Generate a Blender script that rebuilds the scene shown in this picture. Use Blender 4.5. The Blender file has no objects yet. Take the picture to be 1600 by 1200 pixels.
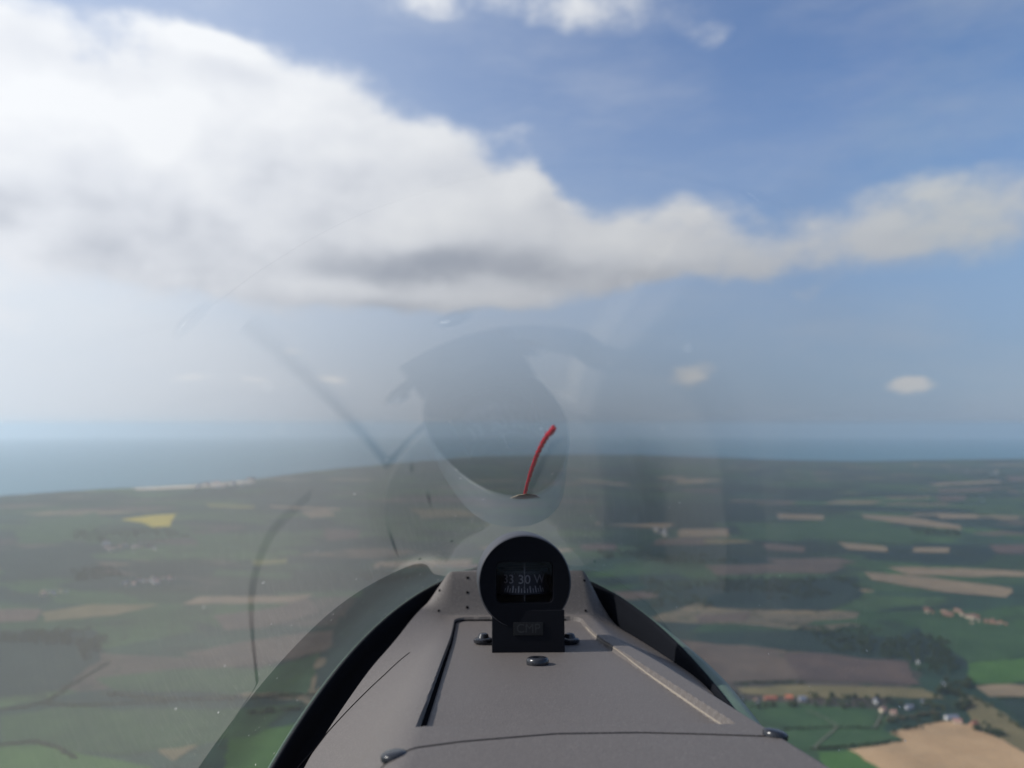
import bpy, math, random
import numpy as np
from mathutils import Vector, noise as mnoise

sc = bpy.context.scene
COL = sc.collection
rad = math.radians

# ------------------------------------------------------------------ camera
PITCH = rad(3.0)
FPX = 1232.0                       # focal length in pixels of the 1600 px wide photograph
cam_d = bpy.data.cameras.new('camera')
cam_d.sensor_width = 36
cam_d.lens = FPX / 1600 * 36
cam_d.clip_start = 0.005
cam_d.clip_end = 400000
cam_d.dof.use_dof = True
cam_d.dof.focus_distance = 0.46
cam_d.dof.aperture_fstop = 9.0
cam = bpy.data.objects.new('camera', cam_d)
cam.location = (0, 0, 0)
cam.rotation_euler = (rad(90) + PITCH, 0, 0)
COL.objects.link(cam)
sc.camera = cam

# ------------------------------------------------------------------ light
SUN_AZ = rad(-91.5)                # straight off the left wing
SUN_EL = rad(37.0)
SUN_DIR = Vector((math.sin(SUN_AZ) * math.cos(SUN_EL), math.cos(SUN_AZ) * math.cos(SUN_EL), math.sin(SUN_EL)))
sun_d = bpy.data.lights.new('sun', 'SUN')
sun_d.energy = 5.0
sun_d.angle = rad(0.5)
sun_d.color = (1.0, 0.95, 0.88)
sun = bpy.data.objects.new('sun', sun_d)
sun.rotation_euler = SUN_DIR.to_track_quat('Z', 'Y').to_euler()
sun.location = (-20, 5, 30)
COL.objects.link(sun)

sc.view_settings.view_transform = 'Standard'
sc.view_settings.look = 'None'
sc.view_settings.exposure = 0.13
sc.view_settings.gamma = 1.0
sc.cycles.use_denoising = True
sc.cycles.max_bounces = 6
sc.cycles.diffuse_bounces = 3
sc.cycles.transparent_max_bounces = 16
sc.cycles.volume_bounces = 2
sc.cycles.sample_clamp_indirect = 6

SKY_STRENGTH = 0.108
HAZE_DENSITY = 3.8e-5
R_EARTH = 6.371e6
ALT = 600.0


def ray(u, v):
    x = (u - 800) / FPX
    z = (600 - v) / FPX
    c, s = math.cos(PITCH), math.sin(PITCH)
    d = np.array([x, c - z * s, s + z * c])
    return d / np.linalg.norm(d)


# ------------------------------------------------------------------ node helper
class NT:
    def __init__(self, tree):
        self.t = tree
        self.n = tree.nodes
        self.l = tree.links

    def new(self, typ, **kw):
        nd = self.n.new(typ)
        for k, v in kw.items():
            setattr(nd, k, v)
        return nd

    def put(self, sock, val):
        if val is None:
            return
        if hasattr(val, 'is_linked') or isinstance(val, bpy.types.NodeSocket):
            self.l.new(val, sock)
        else:
            sock.default_value = val

    def m(self, op, a, b=None, c=None, clamp=False):
        nd = self.n.new('ShaderNodeMath')
        nd.operation = op
        nd.use_clamp = clamp
        self.put(nd.inputs[0], a)
        self.put(nd.inputs[1], b)
        self.put(nd.inputs[2], c)
        return nd.outputs[0]

    def vm(self, op, a, b=None, out=0):
        nd = self.n.new('ShaderNodeVectorMath')
        nd.operation = op
        self.put(nd.inputs[0], a)
        self.put(nd.inputs[1], b)
        return nd.outputs['Value'] if op in ('DOT_PRODUCT', 'LENGTH', 'DISTANCE') else nd.outputs[0]

    def smooth(self, x, lo, hi, a=0.0, b=1.0):
        nd = self.n.new('ShaderNodeMapRange')
        nd.interpolation_type = 'SMOOTHSTEP'
        self.put(nd.inputs[0], x)
        for i, k in enumerate((lo, hi, a, b)):
            self.put(nd.inputs[1 + i], k)
        return nd.outputs[0]

    def noise(self, vec, scale, detail=4, rough=0.5, out='Fac', dist=0.0):
        nd = self.n.new('ShaderNodeTexNoise')
        self.put(nd.inputs['Vector'], vec)
        nd.inputs['Scale'].default_value = scale
        nd.inputs['Detail'].default_value = detail
        nd.inputs['Roughness'].default_value = rough
        nd.inputs['Distortion'].default_value = dist
        return nd.outputs[out]

    def mix(self, f, a, b, blend='MIX'):
        nd = self.n.new('ShaderNodeMix')
        nd.data_type = 'RGBA'
        nd.blend_type = blend
        self.put(nd.inputs[0], f)
        self.put(nd.inputs[6], a if not isinstance(a, tuple) or len(a) == 4 else (*a, 1))
        self.put(nd.inputs[7], b if not isinstance(b, tuple) or len(b) == 4 else (*b, 1))
        return nd.outputs[2]

    def ramp(self, f, stops, mode='LINEAR'):
        nd = self.n.new('ShaderNodeValToRGB')
        nd.color_ramp.interpolation = mode
        el = nd.color_ramp.elements
        while len(el) < len(stops):
            el.new(0.5)
        for e, (p, c) in zip(el, stops):
            e.position = p
            e.color = (*c, 1)
        self.put(nd.inputs[0], f)
        return nd.outputs[0]


# ------------------------------------------------------------------ sky and clouds
world = bpy.data.worlds.new('World')
sc.world = world
world.use_nodes = True
wt = NT(world.node_tree)
wt.n.clear()
world.cycles.sampling_method = 'MANUAL'
world.cycles.sample_map_resolution = 512

# clouds: (u, v, ru, rv, weight) in photo pixels, turned below into azimuth and elevation
CLOUDS = [
    (20, 215, 330, 105, 1.0), (-200, 260, 300, 150, 0.9), (260, 215, 220, 95, 1.0), (430, 205, 170, 92, 0.95),
    (560, 270, 130, 90, 0.85), (640, 225, 70, 40, 0.42), (740, 320, 120, 60, 0.75), (832, 285, 42, 42, 0.75),
    (150, 320, 300, 70, 0.75), (430, 360, 250, 90, 0.9), (640, 400, 210, 70, 1.0), (800, 390, 110, 60, 0.8),
    (640, 462, 190, 22, 0.75), (30, 490, 90, 20, 0.28), (330, 430, 130, 26, 0.34),
    (170, 45, 230, 34, 0.36), (330, 66, 70, 18, 0.42), (20, 20, 160, 50, 0.22),
    (930, 385, 110, 52, 0.58), (1040, 382, 110, 54, 0.60), (1105, 322, 58, 38, 0.70), (1190, 366, 120, 46, 0.54),
    (1360, 370, 200, 50, 0.44), (1530, 362, 120, 50, 0.30), (1430, 290, 190, 32, 0.24), (1640, 320, 80, 50, 0.20),
    (1150, 412, 200, 26, 0.34),
    (660, -4, 80, 40, 0.52), (830, 6, 130, 42, 0.46), (980, 14, 150, 48, 0.46), (1105, 44, 50, 24, 0.34),
    (1078, 588, 36, 17, 1.0), (1082, 556, 26, 9, 0.3), (1420, 588, 34, 13, 0.85), (1270, 460, 32, 13, 0.4), (1330, 440, 40, 18, 0.22),
    (312, 592, 48, 11, 0.50), (412, 592, 34, 9, 0.42), (520, 588, 34, 12, 0.55), (470, 546, 26, 9, 0.3),
    (820, 200, 130, 18, 0.28), (1060, 648, 190, 8, 0.42), (700, 655, 130, 9, 0.34),
]
SHADE = [(610, 412, 180, 30, 1.0), (545, 355, 85, 46, 0.55), (760, 425, 120, 26, 0.55), (360, 425, 100, 20, 0.25),
         (90, 305, 110, 22, 0.16), (1000, 420, 190, 24, 0.32), (1290, 400, 260, 26, 0.3)]


def azel(u, v):
    d = ray(u, v)
    return math.atan2(d[0], d[1]), math.asin(d[2])


def cloud_group(name, blobs, soft):
    g = bpy.data.node_groups.new(name, 'ShaderNodeTree')
    g.interface.new_socket('Vector', in_out='INPUT', socket_type='NodeSocketVector')
    g.interface.new_socket('Value', in_out='OUTPUT', socket_type='NodeSocketFloat')
    t = NT(g)
    gi = t.new('NodeGroupInput')
    go = t.new('NodeGroupOutput')
    total = None
    for (u, v, ru, rv, w) in blobs:
        a, e = azel(u, v)
        d = t.vm('SUBTRACT', gi.outputs[0], (a, e, 0))
        d = t.vm('MULTIPLY', d, (FPX / ru, FPX / rv, 0))
        q = t.vm('DOT_PRODUCT', d, d)
        val = t.m('MULTIPLY', t.m('POWER', 2.718 if soft else 2.2, t.m('MULTIPLY', q, -1.0)), w)
        total = val if total is None else t.m('ADD', total, val)
    t.l.new(total, go.inputs[0])
    return g


def build_sky():
    t = wt
    out = t.new('ShaderNodeOutputWorld')
    bg = t.new('ShaderNodeBackground')
    t.l.new(bg.outputs[0], out.inputs['Surface'])
    sky = t.new('ShaderNodeTexSky')
    sky.sky_type = 'NISHITA'
    sky.sun_disc = False
    sky.sun_elevation = SUN_EL
    sky.sun_rotation = SUN_AZ
    sky.altitude = 600
    sky.air_density = 1.0
    sky.dust_density = 0.8
    sky.ozone_density = 2.0
    tc = t.new('ShaderNodeTexCoord')
    sep = t.new('ShaderNodeSeparateXYZ')
    t.l.new(tc.outputs['Generated'], sep.inputs[0])
    az = t.m('ARCTAN2', sep.outputs[0], sep.outputs[1])
    el = t.m('ARCSINE', sep.outputs[2])
    cmb = t.new('ShaderNodeCombineXYZ')
    t.l.new(az, cmb.inputs[0])
    t.l.new(el, cmb.inputs[1])
    p = cmb.outputs[0]
    G = cloud_group('cloud_masses', CLOUDS, True)
    S = cloud_group('cloud_bases', SHADE, True)

    def density(pos, fine=True):
        st = t.vm('MULTIPLY', pos, (0.62, 1.0, 1.0))
        w1 = t.noise(st, 9.0, 4 if fine else 1, 0.55, 'Color')
        warp = t.vm('MULTIPLY', t.vm('SUBTRACT', w1, (0.5, 0.5, 0.5)), (0.11, 0.065, 0.0))
        wp = t.vm('ADD', pos, warp)
        g = t.new('ShaderNodeGroup')
        g.node_tree = G
        t.l.new(wp, g.inputs[0])
        n1 = t.noise(t.vm('ADD', t.vm('MULTIPLY', pos, (0.55, 1.0, 1.0)), (3.1, 1.7, 0.4)), 13.0, 7 if fine else 4, 0.56)
        n2 = t.noise(t.vm('MULTIPLY', pos, (0.5, 1.0, 1.0)), 4.0, 5 if fine else 1, 0.6)
        # scattered cloud for the parts of the sky outside the photograph
        far = t.smooth(t.m('ABSOLUTE', az), 0.72, 1.1)
        gen = t.m('MULTIPLY', t.smooth(n2, 0.50, 0.72), far)
        br = t.noise(t.vm('MULTIPLY', pos, (0.7, 1.0, 1.0)), 5.5, 3 if fine else 1, 0.5)
        d = t.m('MULTIPLY', g.outputs[0], t.smooth(br, 0.30, 0.66, 0.52, 1.14))
        d = t.m('ADD', d, gen)
        d = t.m('ADD', d, t.m('MULTIPLY', t.m('SUBTRACT', n1, 0.5), t.m('ADD', t.m('MULTIPLY', t.smooth(d, 0.0, 0.5), 0.75), 0.12)))
        return d

    d0 = density(p)
    fine = t.noise(t.vm('ADD', t.vm('MULTIPLY', p, (0.75, 1.0, 1.0)), (9.0, 4.0, 0)), 34.0, 6, 0.58)
    d0 = t.m('ADD', d0, t.m('MULTIPLY', t.m('SUBTRACT', fine, 0.5), t.smooth(d0, 0.02, 0.45, 0.05, 0.42)))
    d1 = density(t.vm('ADD', p, (-0.018, 0.022, 0.0)), False)
    alpha = t.m('MULTIPLY', t.smooth(d0, 0.16, 0.72), 0.95)
    veil = t.m('MULTIPLY', t.smooth(t.noise(t.vm('MULTIPLY', p, (0.35, 1.0, 1.0)), 7.0, 5, 0.6), 0.40, 0.76), 0.26)
    alpha = t.m('MAXIMUM', alpha, veil)
    lit = t.m('SUBTRACT', d0, d1)
    g2 = t.new('ShaderNodeGroup')
    g2.node_tree = S
    nn = t.noise(t.vm('MULTIPLY', p, (0.6, 1.0, 1.0)), 11.0, 3, 0.55, 'Color')
    t.l.new(t.vm('ADD', p, t.vm('MULTIPLY', t.vm('SUBTRACT', nn, (0.5, 0.5, 0.5)), (0.12, 0.07, 0))), g2.inputs[0])
    shade = t.m('MULTIPLY', g2.outputs[0], t.smooth(d0, 0.2, 0.9))
    bright = t.m('ADD', t.m('MULTIPLY', lit, 0.40), 0.78)
    bright = t.m('SUBTRACT', bright, t.m('MULTIPLY', shade, 0.36), clamp=True)
    # clouds toward the sun glow more (forward scattering)
    sd = t.vm('DOT_PRODUCT', tc.outputs['Generated'], tuple(SUN_DIR))
    glow = t.smooth(sd, -0.35, 0.62, 0.66, 1.06)
    ccol = t.ramp(bright, [(0.0, (0.36, 0.40, 0.48)), (0.35, (0.52, 0.55, 0.62)), (0.7, (0.78, 0.80, 0.85)), (1.0, (0.94, 0.95, 0.97))])
    ccol = t.vm('SCALE', ccol)
    ccol.node.inputs['Scale'].default_value = 1.0
    t.l.new(glow, ccol.node.inputs['Scale'])
    skyc = t.vm('SCALE', t.vm('MULTIPLY', sky.outputs[0], (0.80, 1.03, 1.30)))
    skyc.node.inputs['Scale'].default_value = SKY_STRENGTH
    # dull, moist air low over the horizon
    sunward = t.smooth(sd, -0.35, 0.62)
    lowc = t.mix(sunward, (0.30, 0.385, 0.53), (0.80, 0.86, 0.94))
    low = t.smooth(el, -0.02, 0.46, 1.0, 0.0)
    skyc = t.mix(t.m('ADD', t.m('MULTIPLY', low, 0.86), t.m('MULTIPLY', t.m('MULTIPLY', sunward, sunward), 0.42), clamp=True), skyc, lowc)
    final = t.mix(alpha, skyc, ccol)
    t.l.new(final, bg.inputs['Color'])
    bg.inputs['Strength'].default_value = 1.0


build_sky()


# ------------------------------------------------------------------ materials
def new_mat(name):
    m = bpy.data.materials.new(name)
    m.use_nodes = True
    t = NT(m.node_tree)
    t.n.clear()
    out = t.new('ShaderNodeOutputMaterial')
    return m, t, out


def principled(t, out, color=None, rough=0.6, metal=0.0, spec=0.5, normal=None):
    b = t.new('ShaderNodeBsdfPrincipled')
    t.put(b.inputs['Base Color'], color if not isinstance(color, tuple) or len(color) == 4 else (*color, 1))
    t.put(b.inputs['Roughness'], rough)
    b.inputs['Metallic'].default_value = metal
    b.inputs['Specular IOR Level'].default_value = spec
    if normal is not None:
        t.l.new(normal, b.inputs['Normal'])
    t.l.new(b.outputs[0], out.inputs['Surface'])
    return b


def bump(t, h, strength, dist):
    b = t.new('ShaderNodeBump')
    b.inputs['Strength'].default_value = strength
    b.inputs['Distance'].default_value = dist
    t.l.new(h, b.inputs['Height'])
    return b.outputs[0]


def objco(t):
    return t.new('ShaderNodeTexCoord').outputs['Object']


def mat_plain(name, col, rough=0.6, var=0.25, scale=1.0, metal=0.0, spec=0.5, bmp=0.0, bdist=0.001):
    m, t, out = new_mat(name)
    co = objco(t)
    n = t.noise(co, scale, 5, 0.6)
    c = t.mix(n, tuple(x * (1 - var) for x in col), tuple(min(1, x * (1 + var)) for x in col))
    nr = bump(t, t.noise(co, scale * 6, 3, 0.6), bmp, bdist) if bmp else None
    principled(t, out, c, rough, metal, spec, nr)
    return m


def mat_cowl():
    m, t, out = new_mat('flocked_taupe_vinyl')
    co = objco(t)
    grain = t.noise(co, 1500, 2, 0.7)
    blot = t.noise(co, 9, 4, 0.6)
    fine = t.noise(co, 520, 3, 0.6)
    c = t.mix(blot, (0.082, 0.072, 0.067), (0.105, 0.093, 0.087))
    c = t.mix(t.m('MULTIPLY', t.smooth(grain, 0.56, 0.70), 0.75), c, (0.24, 0.212, 0.195))
    c = t.mix(t.m('MULTIPLY', t.smooth(fine, 0.55, 0.36), 0.22), c, (0.07, 0.062, 0.06))
    h = t.m('ADD', grain, t.m('MULTIPLY', fine, 0.8))
    principled(t, out, c, 0.62, 0, 0.35, bump(t, h, 0.5, 0.0005))
    return m


def mat_glass():
    m, t, out = new_mat('perspex')
    geo = t.new('ShaderNodeNewGeometry')
    cs = t.m('ABSOLUTE', t.vm('DOT_PRODUCT', geo.outputs['Incoming'], geo.outputs['Normal']))
    r1 = t.m('ADD', t.m('MULTIPLY', t.m('POWER', t.m('SUBTRACT', 1.0, cs), 5.0), 0.961), 0.0387)
    r2 = t.m('DIVIDE', t.m('MULTIPLY', r1, 2.0), t.m('ADD', r1, 1.0))       # both faces of the sheet
    tr = t.new('ShaderNodeBsdfTransparent')
    tr.inputs[0].default_value = (0.955, 0.965, 0.97, 1)
    gl = t.new('ShaderNodeBsdfGlossy')
    gl.inputs['Roughness'].default_value = 0.0
    gl.inputs['Color'].default_value = (0.93, 0.97, 0.95, 1)
    mx = t.new('ShaderNodeMixShader')
    t.l.new(r2, mx.inputs[0])
    t.l.new(tr.outputs[0], mx.inputs[1])
    t.l.new(gl.outputs[0], mx.inputs[2])
    # dust specks and faint wiping haze
    co = objco(t)
    v = t.new('ShaderNodeTexVoronoi')
    t.l.new(co, v.inputs['Vector'])
    v.inputs['Scale'].default_value = 170
    sepc = t.new('ShaderNodeSeparateColor')
    t.l.new(v.outputs['Color'], sepc.inputs[0])
    size = t.m('MULTIPLY', t.m('POWER', sepc.outputs[1], 5.0), 0.105)
    dot = t.m('MULTIPLY', t.m('LESS_THAN', v.outputs['Distance'], size), t.m('GREATER_THAN', sepc.outputs[0], 0.35))
    film = t.m('MULTIPLY', t.smooth(t.noise(co, 5, 2, 0.5), 0.2, 0.8, 0.75, 1.0), 0.024)
    dirt = t.m('ADD', t.m('MULTIPLY', dot, 0.42), film, clamp=True)
    df = t.new('ShaderNodeBsdfDiffuse')
    df.inputs[0].default_value = (0.7, 0.7, 0.68, 1)
    tl = t.new('ShaderNodeBsdfTranslucent')
    tl.inputs[0].default_value = (0.92, 0.92, 0.90, 1)
    ms = t.new('ShaderNodeMixShader')
    ms.inputs[0].default_value = 0.85
    t.l.new(df.outputs[0], ms.inputs[1])
    t.l.new(tl.outputs[0], ms.inputs[2])
    m2 = t.new('ShaderNodeMixShader')
    t.l.new(dirt, m2.inputs[0])
    t.l.new(mx.outputs[0], m2.inputs[1])
    t.l.new(ms.outputs[0], m2.inputs[2])
    t.l.new(m2.outputs[0], out.inputs['Surface'])
    return m


def mat_pane():
    m, t, out = new_mat('compass_glass')
    tr = t.new('ShaderNodeBsdfTransparent')
    tr.inputs[0].default_value = (0.95, 0.95, 0.96, 1)
    gl = t.new('ShaderNodeBsdfGlossy')
    gl.inputs['Roughness'].default_value = 0.02
    mx = t.new('ShaderNodeMixShader')
    mx.inputs[0].default_value = 0.010
    t.l.new(tr.outputs[0], mx.inputs[1])
    t.l.new(gl.outputs[0], mx.inputs[2])
    t.l.new(mx.outputs[0], out.inputs['Surface'])
    return m


def mat_land():
    m, t, out = new_mat('farmland')
    co = objco(t)
    wv = t.noise(co, 1 / 1500., 3, 0.5, 'Color')
    p = t.vm('ADD', co, t.vm('MULTIPLY', t.vm('SUBTRACT', wv, (0.5, 0.5, 0.5)), (420, 420, 0)))
    mp = t.new('ShaderNodeMapping')
    mp.inputs['Rotation'].default_value = (0, 0, 0.42)
    mp.inputs['Scale'].default_value = (1 / 560., 1 / 300., 0.0)
    t.l.new(p, mp.inputs[0])
    v = t.new('ShaderNodeTexVoronoi')
    v.distance = 'CHEBYCHEV'
    v.inputs['Scale'].default_value = 1.0
    v.inputs['Randomness'].default_value = 0.85
    t.l.new(mp.outputs[0], v.inputs['Vector'])
    sepc = t.new('ShaderNodeSeparateColor')
    t.l.new(v.outputs['Color'], sepc.inputs[0])
    fld = t.ramp(sepc.outputs[0], [
        (0.0, (0.013, 0.030, 0.029)), (0.16, (0.027, 0.056, 0.029)), (0.32, (0.016, 0.037, 0.032)), (0.42, (0.039, 0.075, 0.034)),
        (0.54, (0.019, 0.045, 0.032)), (0.72, (0.066, 0.055, 0.048)), (0.77, (0.034, 0.074, 0.030)), (0.90, (0.100, 0.080, 0.060)),
        (0.93, (0.015, 0.034, 0.031)), (0.97, (0.15, 0.12, 0.078))], 'CONSTANT')
    # drill lines, wet patches, soil blotches inside each field
    blot = t.noise(co, 1 / 60., 5, 0.65)
    fld = t.mix(1.0, fld, t.mix(blot, (0.68, 0.70, 0.72), (1.3, 1.28, 1.25)), 'MULTIPLY')
    # woods and scrub in big irregular patches
    big = t.noise(t.vm('ADD', co, (900, 300, 0)), 1 / 1900., 6, 0.62)
    wood = t.smooth(big, 0.535, 0.585)
    wn = t.noise(co, 1 / 14., 4, 0.7)
    wcol = t.mix(wn, (0.008, 0.017, 0.016), (0.026, 0.042, 0.028))
    c = t.mix(wood, fld, wcol)
    # clumps, spinneys and damp hollows that break the fields up
    cl = t.noise(co, 1 / 130., 6, 0.68)
    c = t.mix(t.m('MULTIPLY', t.smooth(cl, 0.53, 0.64), 0.75), c, (0.014, 0.027, 0.022))
    pale = t.noise(t.vm('ADD', co, (5000, 200, 0)), 1 / 420., 5, 0.6)
    c = t.mix(1.0, c, t.mix(t.smooth(pale, 0.35, 0.65), (0.72, 0.76, 0.82), (1.28, 1.22, 1.12)), 'MULTIPLY')
    # hedgerows on field borders
    v2 = t.new('ShaderNodeTexVoronoi')
    v2.feature = 'DISTANCE_TO_EDGE'
    v2.inputs['Randomness'].default_value = 0.85
    t.l.new(mp.outputs[0], v2.inputs['Vector'])
    hn = t.noise(co, 1 / 35., 3, 0.6)
    hedge = t.m('LESS_THAN', v2.outputs['Distance'], t.m('MULTIPLY', t.smooth(hn, 0.40, 0.62), 0.04))
    c = t.mix(t.m('MULTIPLY', hedge, 0.85), c, (0.020, 0.034, 0.018))
    principled(t, out, c, 0.9, 0, 0.1)
    return m


def mat_field(name, col, col2, line=0.15, ang=0.3, spacing=9.0):
    m, t, out = new_mat(name)
    co = objco(t)
    n = t.noise(co, 1 / 70., 6, 0.65)
    c = t.mix(t.smooth(n, 0.32, 0.68), col, col2)
    n2 = t.noise(t.vm('ADD', co, (777, 40, 0)), 1 / 190., 5, 0.62)
    c = t.mix(t.m('MULTIPLY', t.smooth(n2, 0.46, 0.66), 0.42), c, tuple(x * k for x, k in zip(col, (0.52, 0.60, 0.70))))
    f = t.noise(co, 1 / 6., 3, 0.7)
    c = t.mix(0.8, c, t.mix(f, (0.72, 0.72, 0.72), (1.28, 1.28, 1.28)), 'MULTIPLY')
    mp = t.new('ShaderNodeMapping')
    mp.inputs['Rotation'].default_value = (0, 0, ang)
    t.l.new(co, mp.inputs[0])
    w = t.new('ShaderNodeTexWave')
    w.inputs['Scale'].default_value = 0.314 / spacing * 2
    w.inputs['Distortion'].default_value = 1.5
    w.inputs['Detail'].default_value = 2
    t.l.new(mp.outputs[0], w.inputs[0])
    c = t.mix(t.m('MULTIPLY', t.smooth(w.outputs['Fac'], 0.75, 1.0), line), c, tuple(x * 0.55 for x in col))
    principled(t, out, c, 0.92, 0, 0.1)
    return m


def mat_foliage(name, dark, light):
    m, t, out = new_mat(name)
    geo = t.new('ShaderNodeNewGeometry')
    oi = t.new('ShaderNodeObjectInfo')
    n = t.noise(objco(t), 0.35, 4, 0.7)
    f = t.m('ADD', t.m('MULTIPLY', geo.outputs['Random Per Island'], 0.55), t.m('MULTIPLY', n, 0.45))
    c = t.mix(f, dark, light)
    c = t.mix(t.m('MULTIPLY', oi.outputs['Random'], 0.5), c, t.mix(0.5, c, (0.06, 0.05, 0.028)))
    principled(t, out, c, 0.85, 0, 0.15)
    return m


def mat_sea():
    m, t, out = new_mat('sea_water')
    co = objco(t)
    n = t.noise(co, 1 / 2600., 5, 0.6)
    st = t.noise(t.vm('MULTIPLY', co, (1 / 9000., 1 / 1400., 1)), 1.0, 5, 0.6)
    c = t.mix(t.m('MULTIPLY', n, 0.6), (0.030, 0.140, 0.205), (0.048, 0.180, 0.235))
    c = t.mix(t.m('MULTIPLY', st, 0.4), c, (0.040, 0.160, 0.220))
    b = principled(t, out, c, 0.42, 0, 0.35, None)
    return m


M = {
    'cowl': mat_cowl(),
    'seam': mat_plain('dark_brown_gap', (0.022, 0.019, 0.018), 0.8, 0.2, 200, spec=0.1),
    'worn': mat_plain('worn_sunlit_edge_paint', (0.20, 0.172, 0.14), 0.75, 0.5, 900, bmp=0.5, bdist=0.0004),  # worn paint, paler still to carry the sun on the recess wall
    'glass': mat_glass(),
    'pane': mat_pane(),
    'black_rubber': mat_plain('black_rubber', (0.012, 0.013, 0.017), 0.7, 0.3, 60, spec=0.25),
    'frame': mat_plain('black_painted_frame', (0.005, 0.006, 0.009), 0.85, 0.3, 40, spec=0.08),
    'seal_and_reflection': mat_plain('olive_seal_and_reflection', (0.10, 0.155, 0.115), 0.4, 0.3, 80),  # green also stands in for the reflection low in the right glass
    'housing': mat_plain('black_satin_housing', (0.030, 0.031, 0.038), 0.5, 0.2, 120, spec=0.45, bmp=0.08, bdist=0.0003),
    'face': mat_plain('matt_black_face', (0.0018, 0.0022, 0.0045), 0.7, 0.2, 120, spec=0.12),
    'bracket': mat_plain('black_bracket', (0.0022, 0.0026, 0.005), 0.65, 0.25, 150, spec=0.15),
    'card': mat_plain('compass_card', (0.006, 0.007, 0.012), 0.6, 0.2, 90, spec=0.2),
    'white_ink': mat_plain('white_ink', (0.085, 0.085, 0.10), 0.7, 0.1, 500),
    'grey_ink': mat_plain('grey_ink', (0.05, 0.05, 0.06), 0.7, 0.1, 500),
    'plate': mat_plain('dull_plate', (0.004, 0.004, 0.005), 0.5, 0.2, 400, spec=0.3),
    'plate_ink': mat_plain('dull_plate_ink', (0.0075, 0.0075, 0.009), 0.6, 0.1, 400),
    'screw': mat_plain('black_oxide_screw', (0.014, 0.015, 0.019), 0.25, 0.25, 300, spec=0.5),
    'hole': mat_plain('dark_hole', (0.006, 0.006, 0.007), 0.9, 0.2, 200, spec=0.0),
    'yarn': mat_plain('red_wool', (0.80, 0.018, 0.050), 0.9, 0.3, 900, spec=0.1, bmp=0.6, bdist=0.0006),
    'tape': mat_plain('clear_tape', (0.60, 0.48, 0.32), 0.35, 0.2, 200),
    'land': mat_land(),
    'sea': mat_sea(),
    'f_sand': mat_field('sandy_soil', (0.33, 0.215, 0.118), (0.39, 0.262, 0.148), 0.10, 0.9, 14),
    'f_tan': mat_field('dry_stubble', (0.172, 0.130, 0.085), (0.222, 0.168, 0.108), 0.2, 0.4, 12),
    'f_brown': mat_field('ploughed_soil', (0.082, 0.063, 0.052), (0.112, 0.084, 0.067), 0.25, 0.5, 10),
    'f_purple': mat_field('damp_ploughed_soil', (0.070, 0.052, 0.050), (0.105, 0.074, 0.062), 0.25, 0.5, 10),
    'f_olive': mat_field('rough_pasture', (0.115, 0.098, 0.050), (0.15, 0.125, 0.065), 0.1, 0.2, 20),
    'f_green': mat_field('spring_wheat', (0.027, 0.060, 0.028), (0.040, 0.080, 0.034), 0.2, 0.2, 16),
    'f_bright': mat_field('young_barley', (0.042, 0.098, 0.026), (0.057, 0.120, 0.034), 0.2, 1.1, 16),
    'f_dark': mat_field('dark_pasture', (0.013, 0.027, 0.025), (0.020, 0.037, 0.030), 0.1, 0.6, 16),
    'f_yellow': mat_field('rapeseed', (0.34, 0.27, 0.032), (0.40, 0.32, 0.045), 0.1, 0.3, 18),
    'f_lime': mat_field('thin_rapeseed', (0.13, 0.135, 0.045), (0.17, 0.165, 0.055), 0.1, 0.3, 18),
    'beach': mat_field('sand_and_chalk', (0.45, 0.38, 0.29), (0.60, 0.54, 0.45), 0.0, 0.3, 30),
    'road': mat_plain('asphalt_lane', (0.105, 0.105, 0.075), 0.9, 0.2, 0.05),
    'leaf_a': mat_foliage('leaf_dark', (0.014, 0.026, 0.012), (0.046, 0.070, 0.026)),
    'leaf_b': mat_foliage('leaf_mid', (0.028, 0.046, 0.016), (0.082, 0.100, 0.036)),
    'leaf_c': mat_foliage('leaf_brownish', (0.050, 0.046, 0.022), (0.125, 0.105, 0.055)),
    'bark': mat_plain('bark', (0.07, 0.055, 0.04), 0.9, 0.3, 2.0),
    'w_white': mat_plain('white_render', (0.56, 0.545, 0.52), 0.8, 0.08, 0.6),
    'w_brick': mat_plain('brick_wall', (0.33, 0.17, 0.11), 0.85, 0.2, 1.5),
    'w_cream': mat_plain('cream_render', (0.58, 0.48, 0.36), 0.8, 0.12, 0.6),
    'w_grey': mat_plain('grey_render', (0.30, 0.30, 0.33), 0.8, 0.12, 0.6),
    'r_red': mat_plain('red_tiles', (0.30, 0.095, 0.060), 0.85, 0.3, 0.7),
    'r_orange': mat_plain('orange_tiles', (0.42, 0.125, 0.065), 0.8, 0.2, 0.7),
    'r_slate': mat_plain('slate', (0.16, 0.18, 0.23), 0.6, 0.2, 0.7),
    'r_pink': mat_plain('weathered_tiles', (0.34, 0.19, 0.15), 0.85, 0.25, 0.7),
    'r_brown': mat_plain('brown_tiles', (0.17, 0.10, 0.075), 0.85, 0.25, 0.7),
}


# ------------------------------------------------------------------ mesh helpers
def add_mesh(name, verts, faces, mat, parent=None, smooth=False, loc=None):
    verts = np.asarray(verts, float)
    if parent is not None and loc is None:
        q = parent
        while q is not None:
            verts = verts - np.array(q.location)
            q = q.parent
    if loc is not None:
        verts = verts - np.array(loc)
    me = bpy.data.meshes.new(name)
    me.from_pydata(verts.tolist(), [], [tuple(int(i) for i in f) for f in faces])
    me.update()
    if smooth:
        me.polygons.foreach_set('use_smooth', [True] * len(me.polygons))
    if mat is not None:
        me.materials.append(mat)
    o = bpy.data.objects.new(name, me)
    COL.objects.link(o)
    if parent is not None:
        o.parent = parent
    elif loc is not None:
        o.location = loc
    return o


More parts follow.
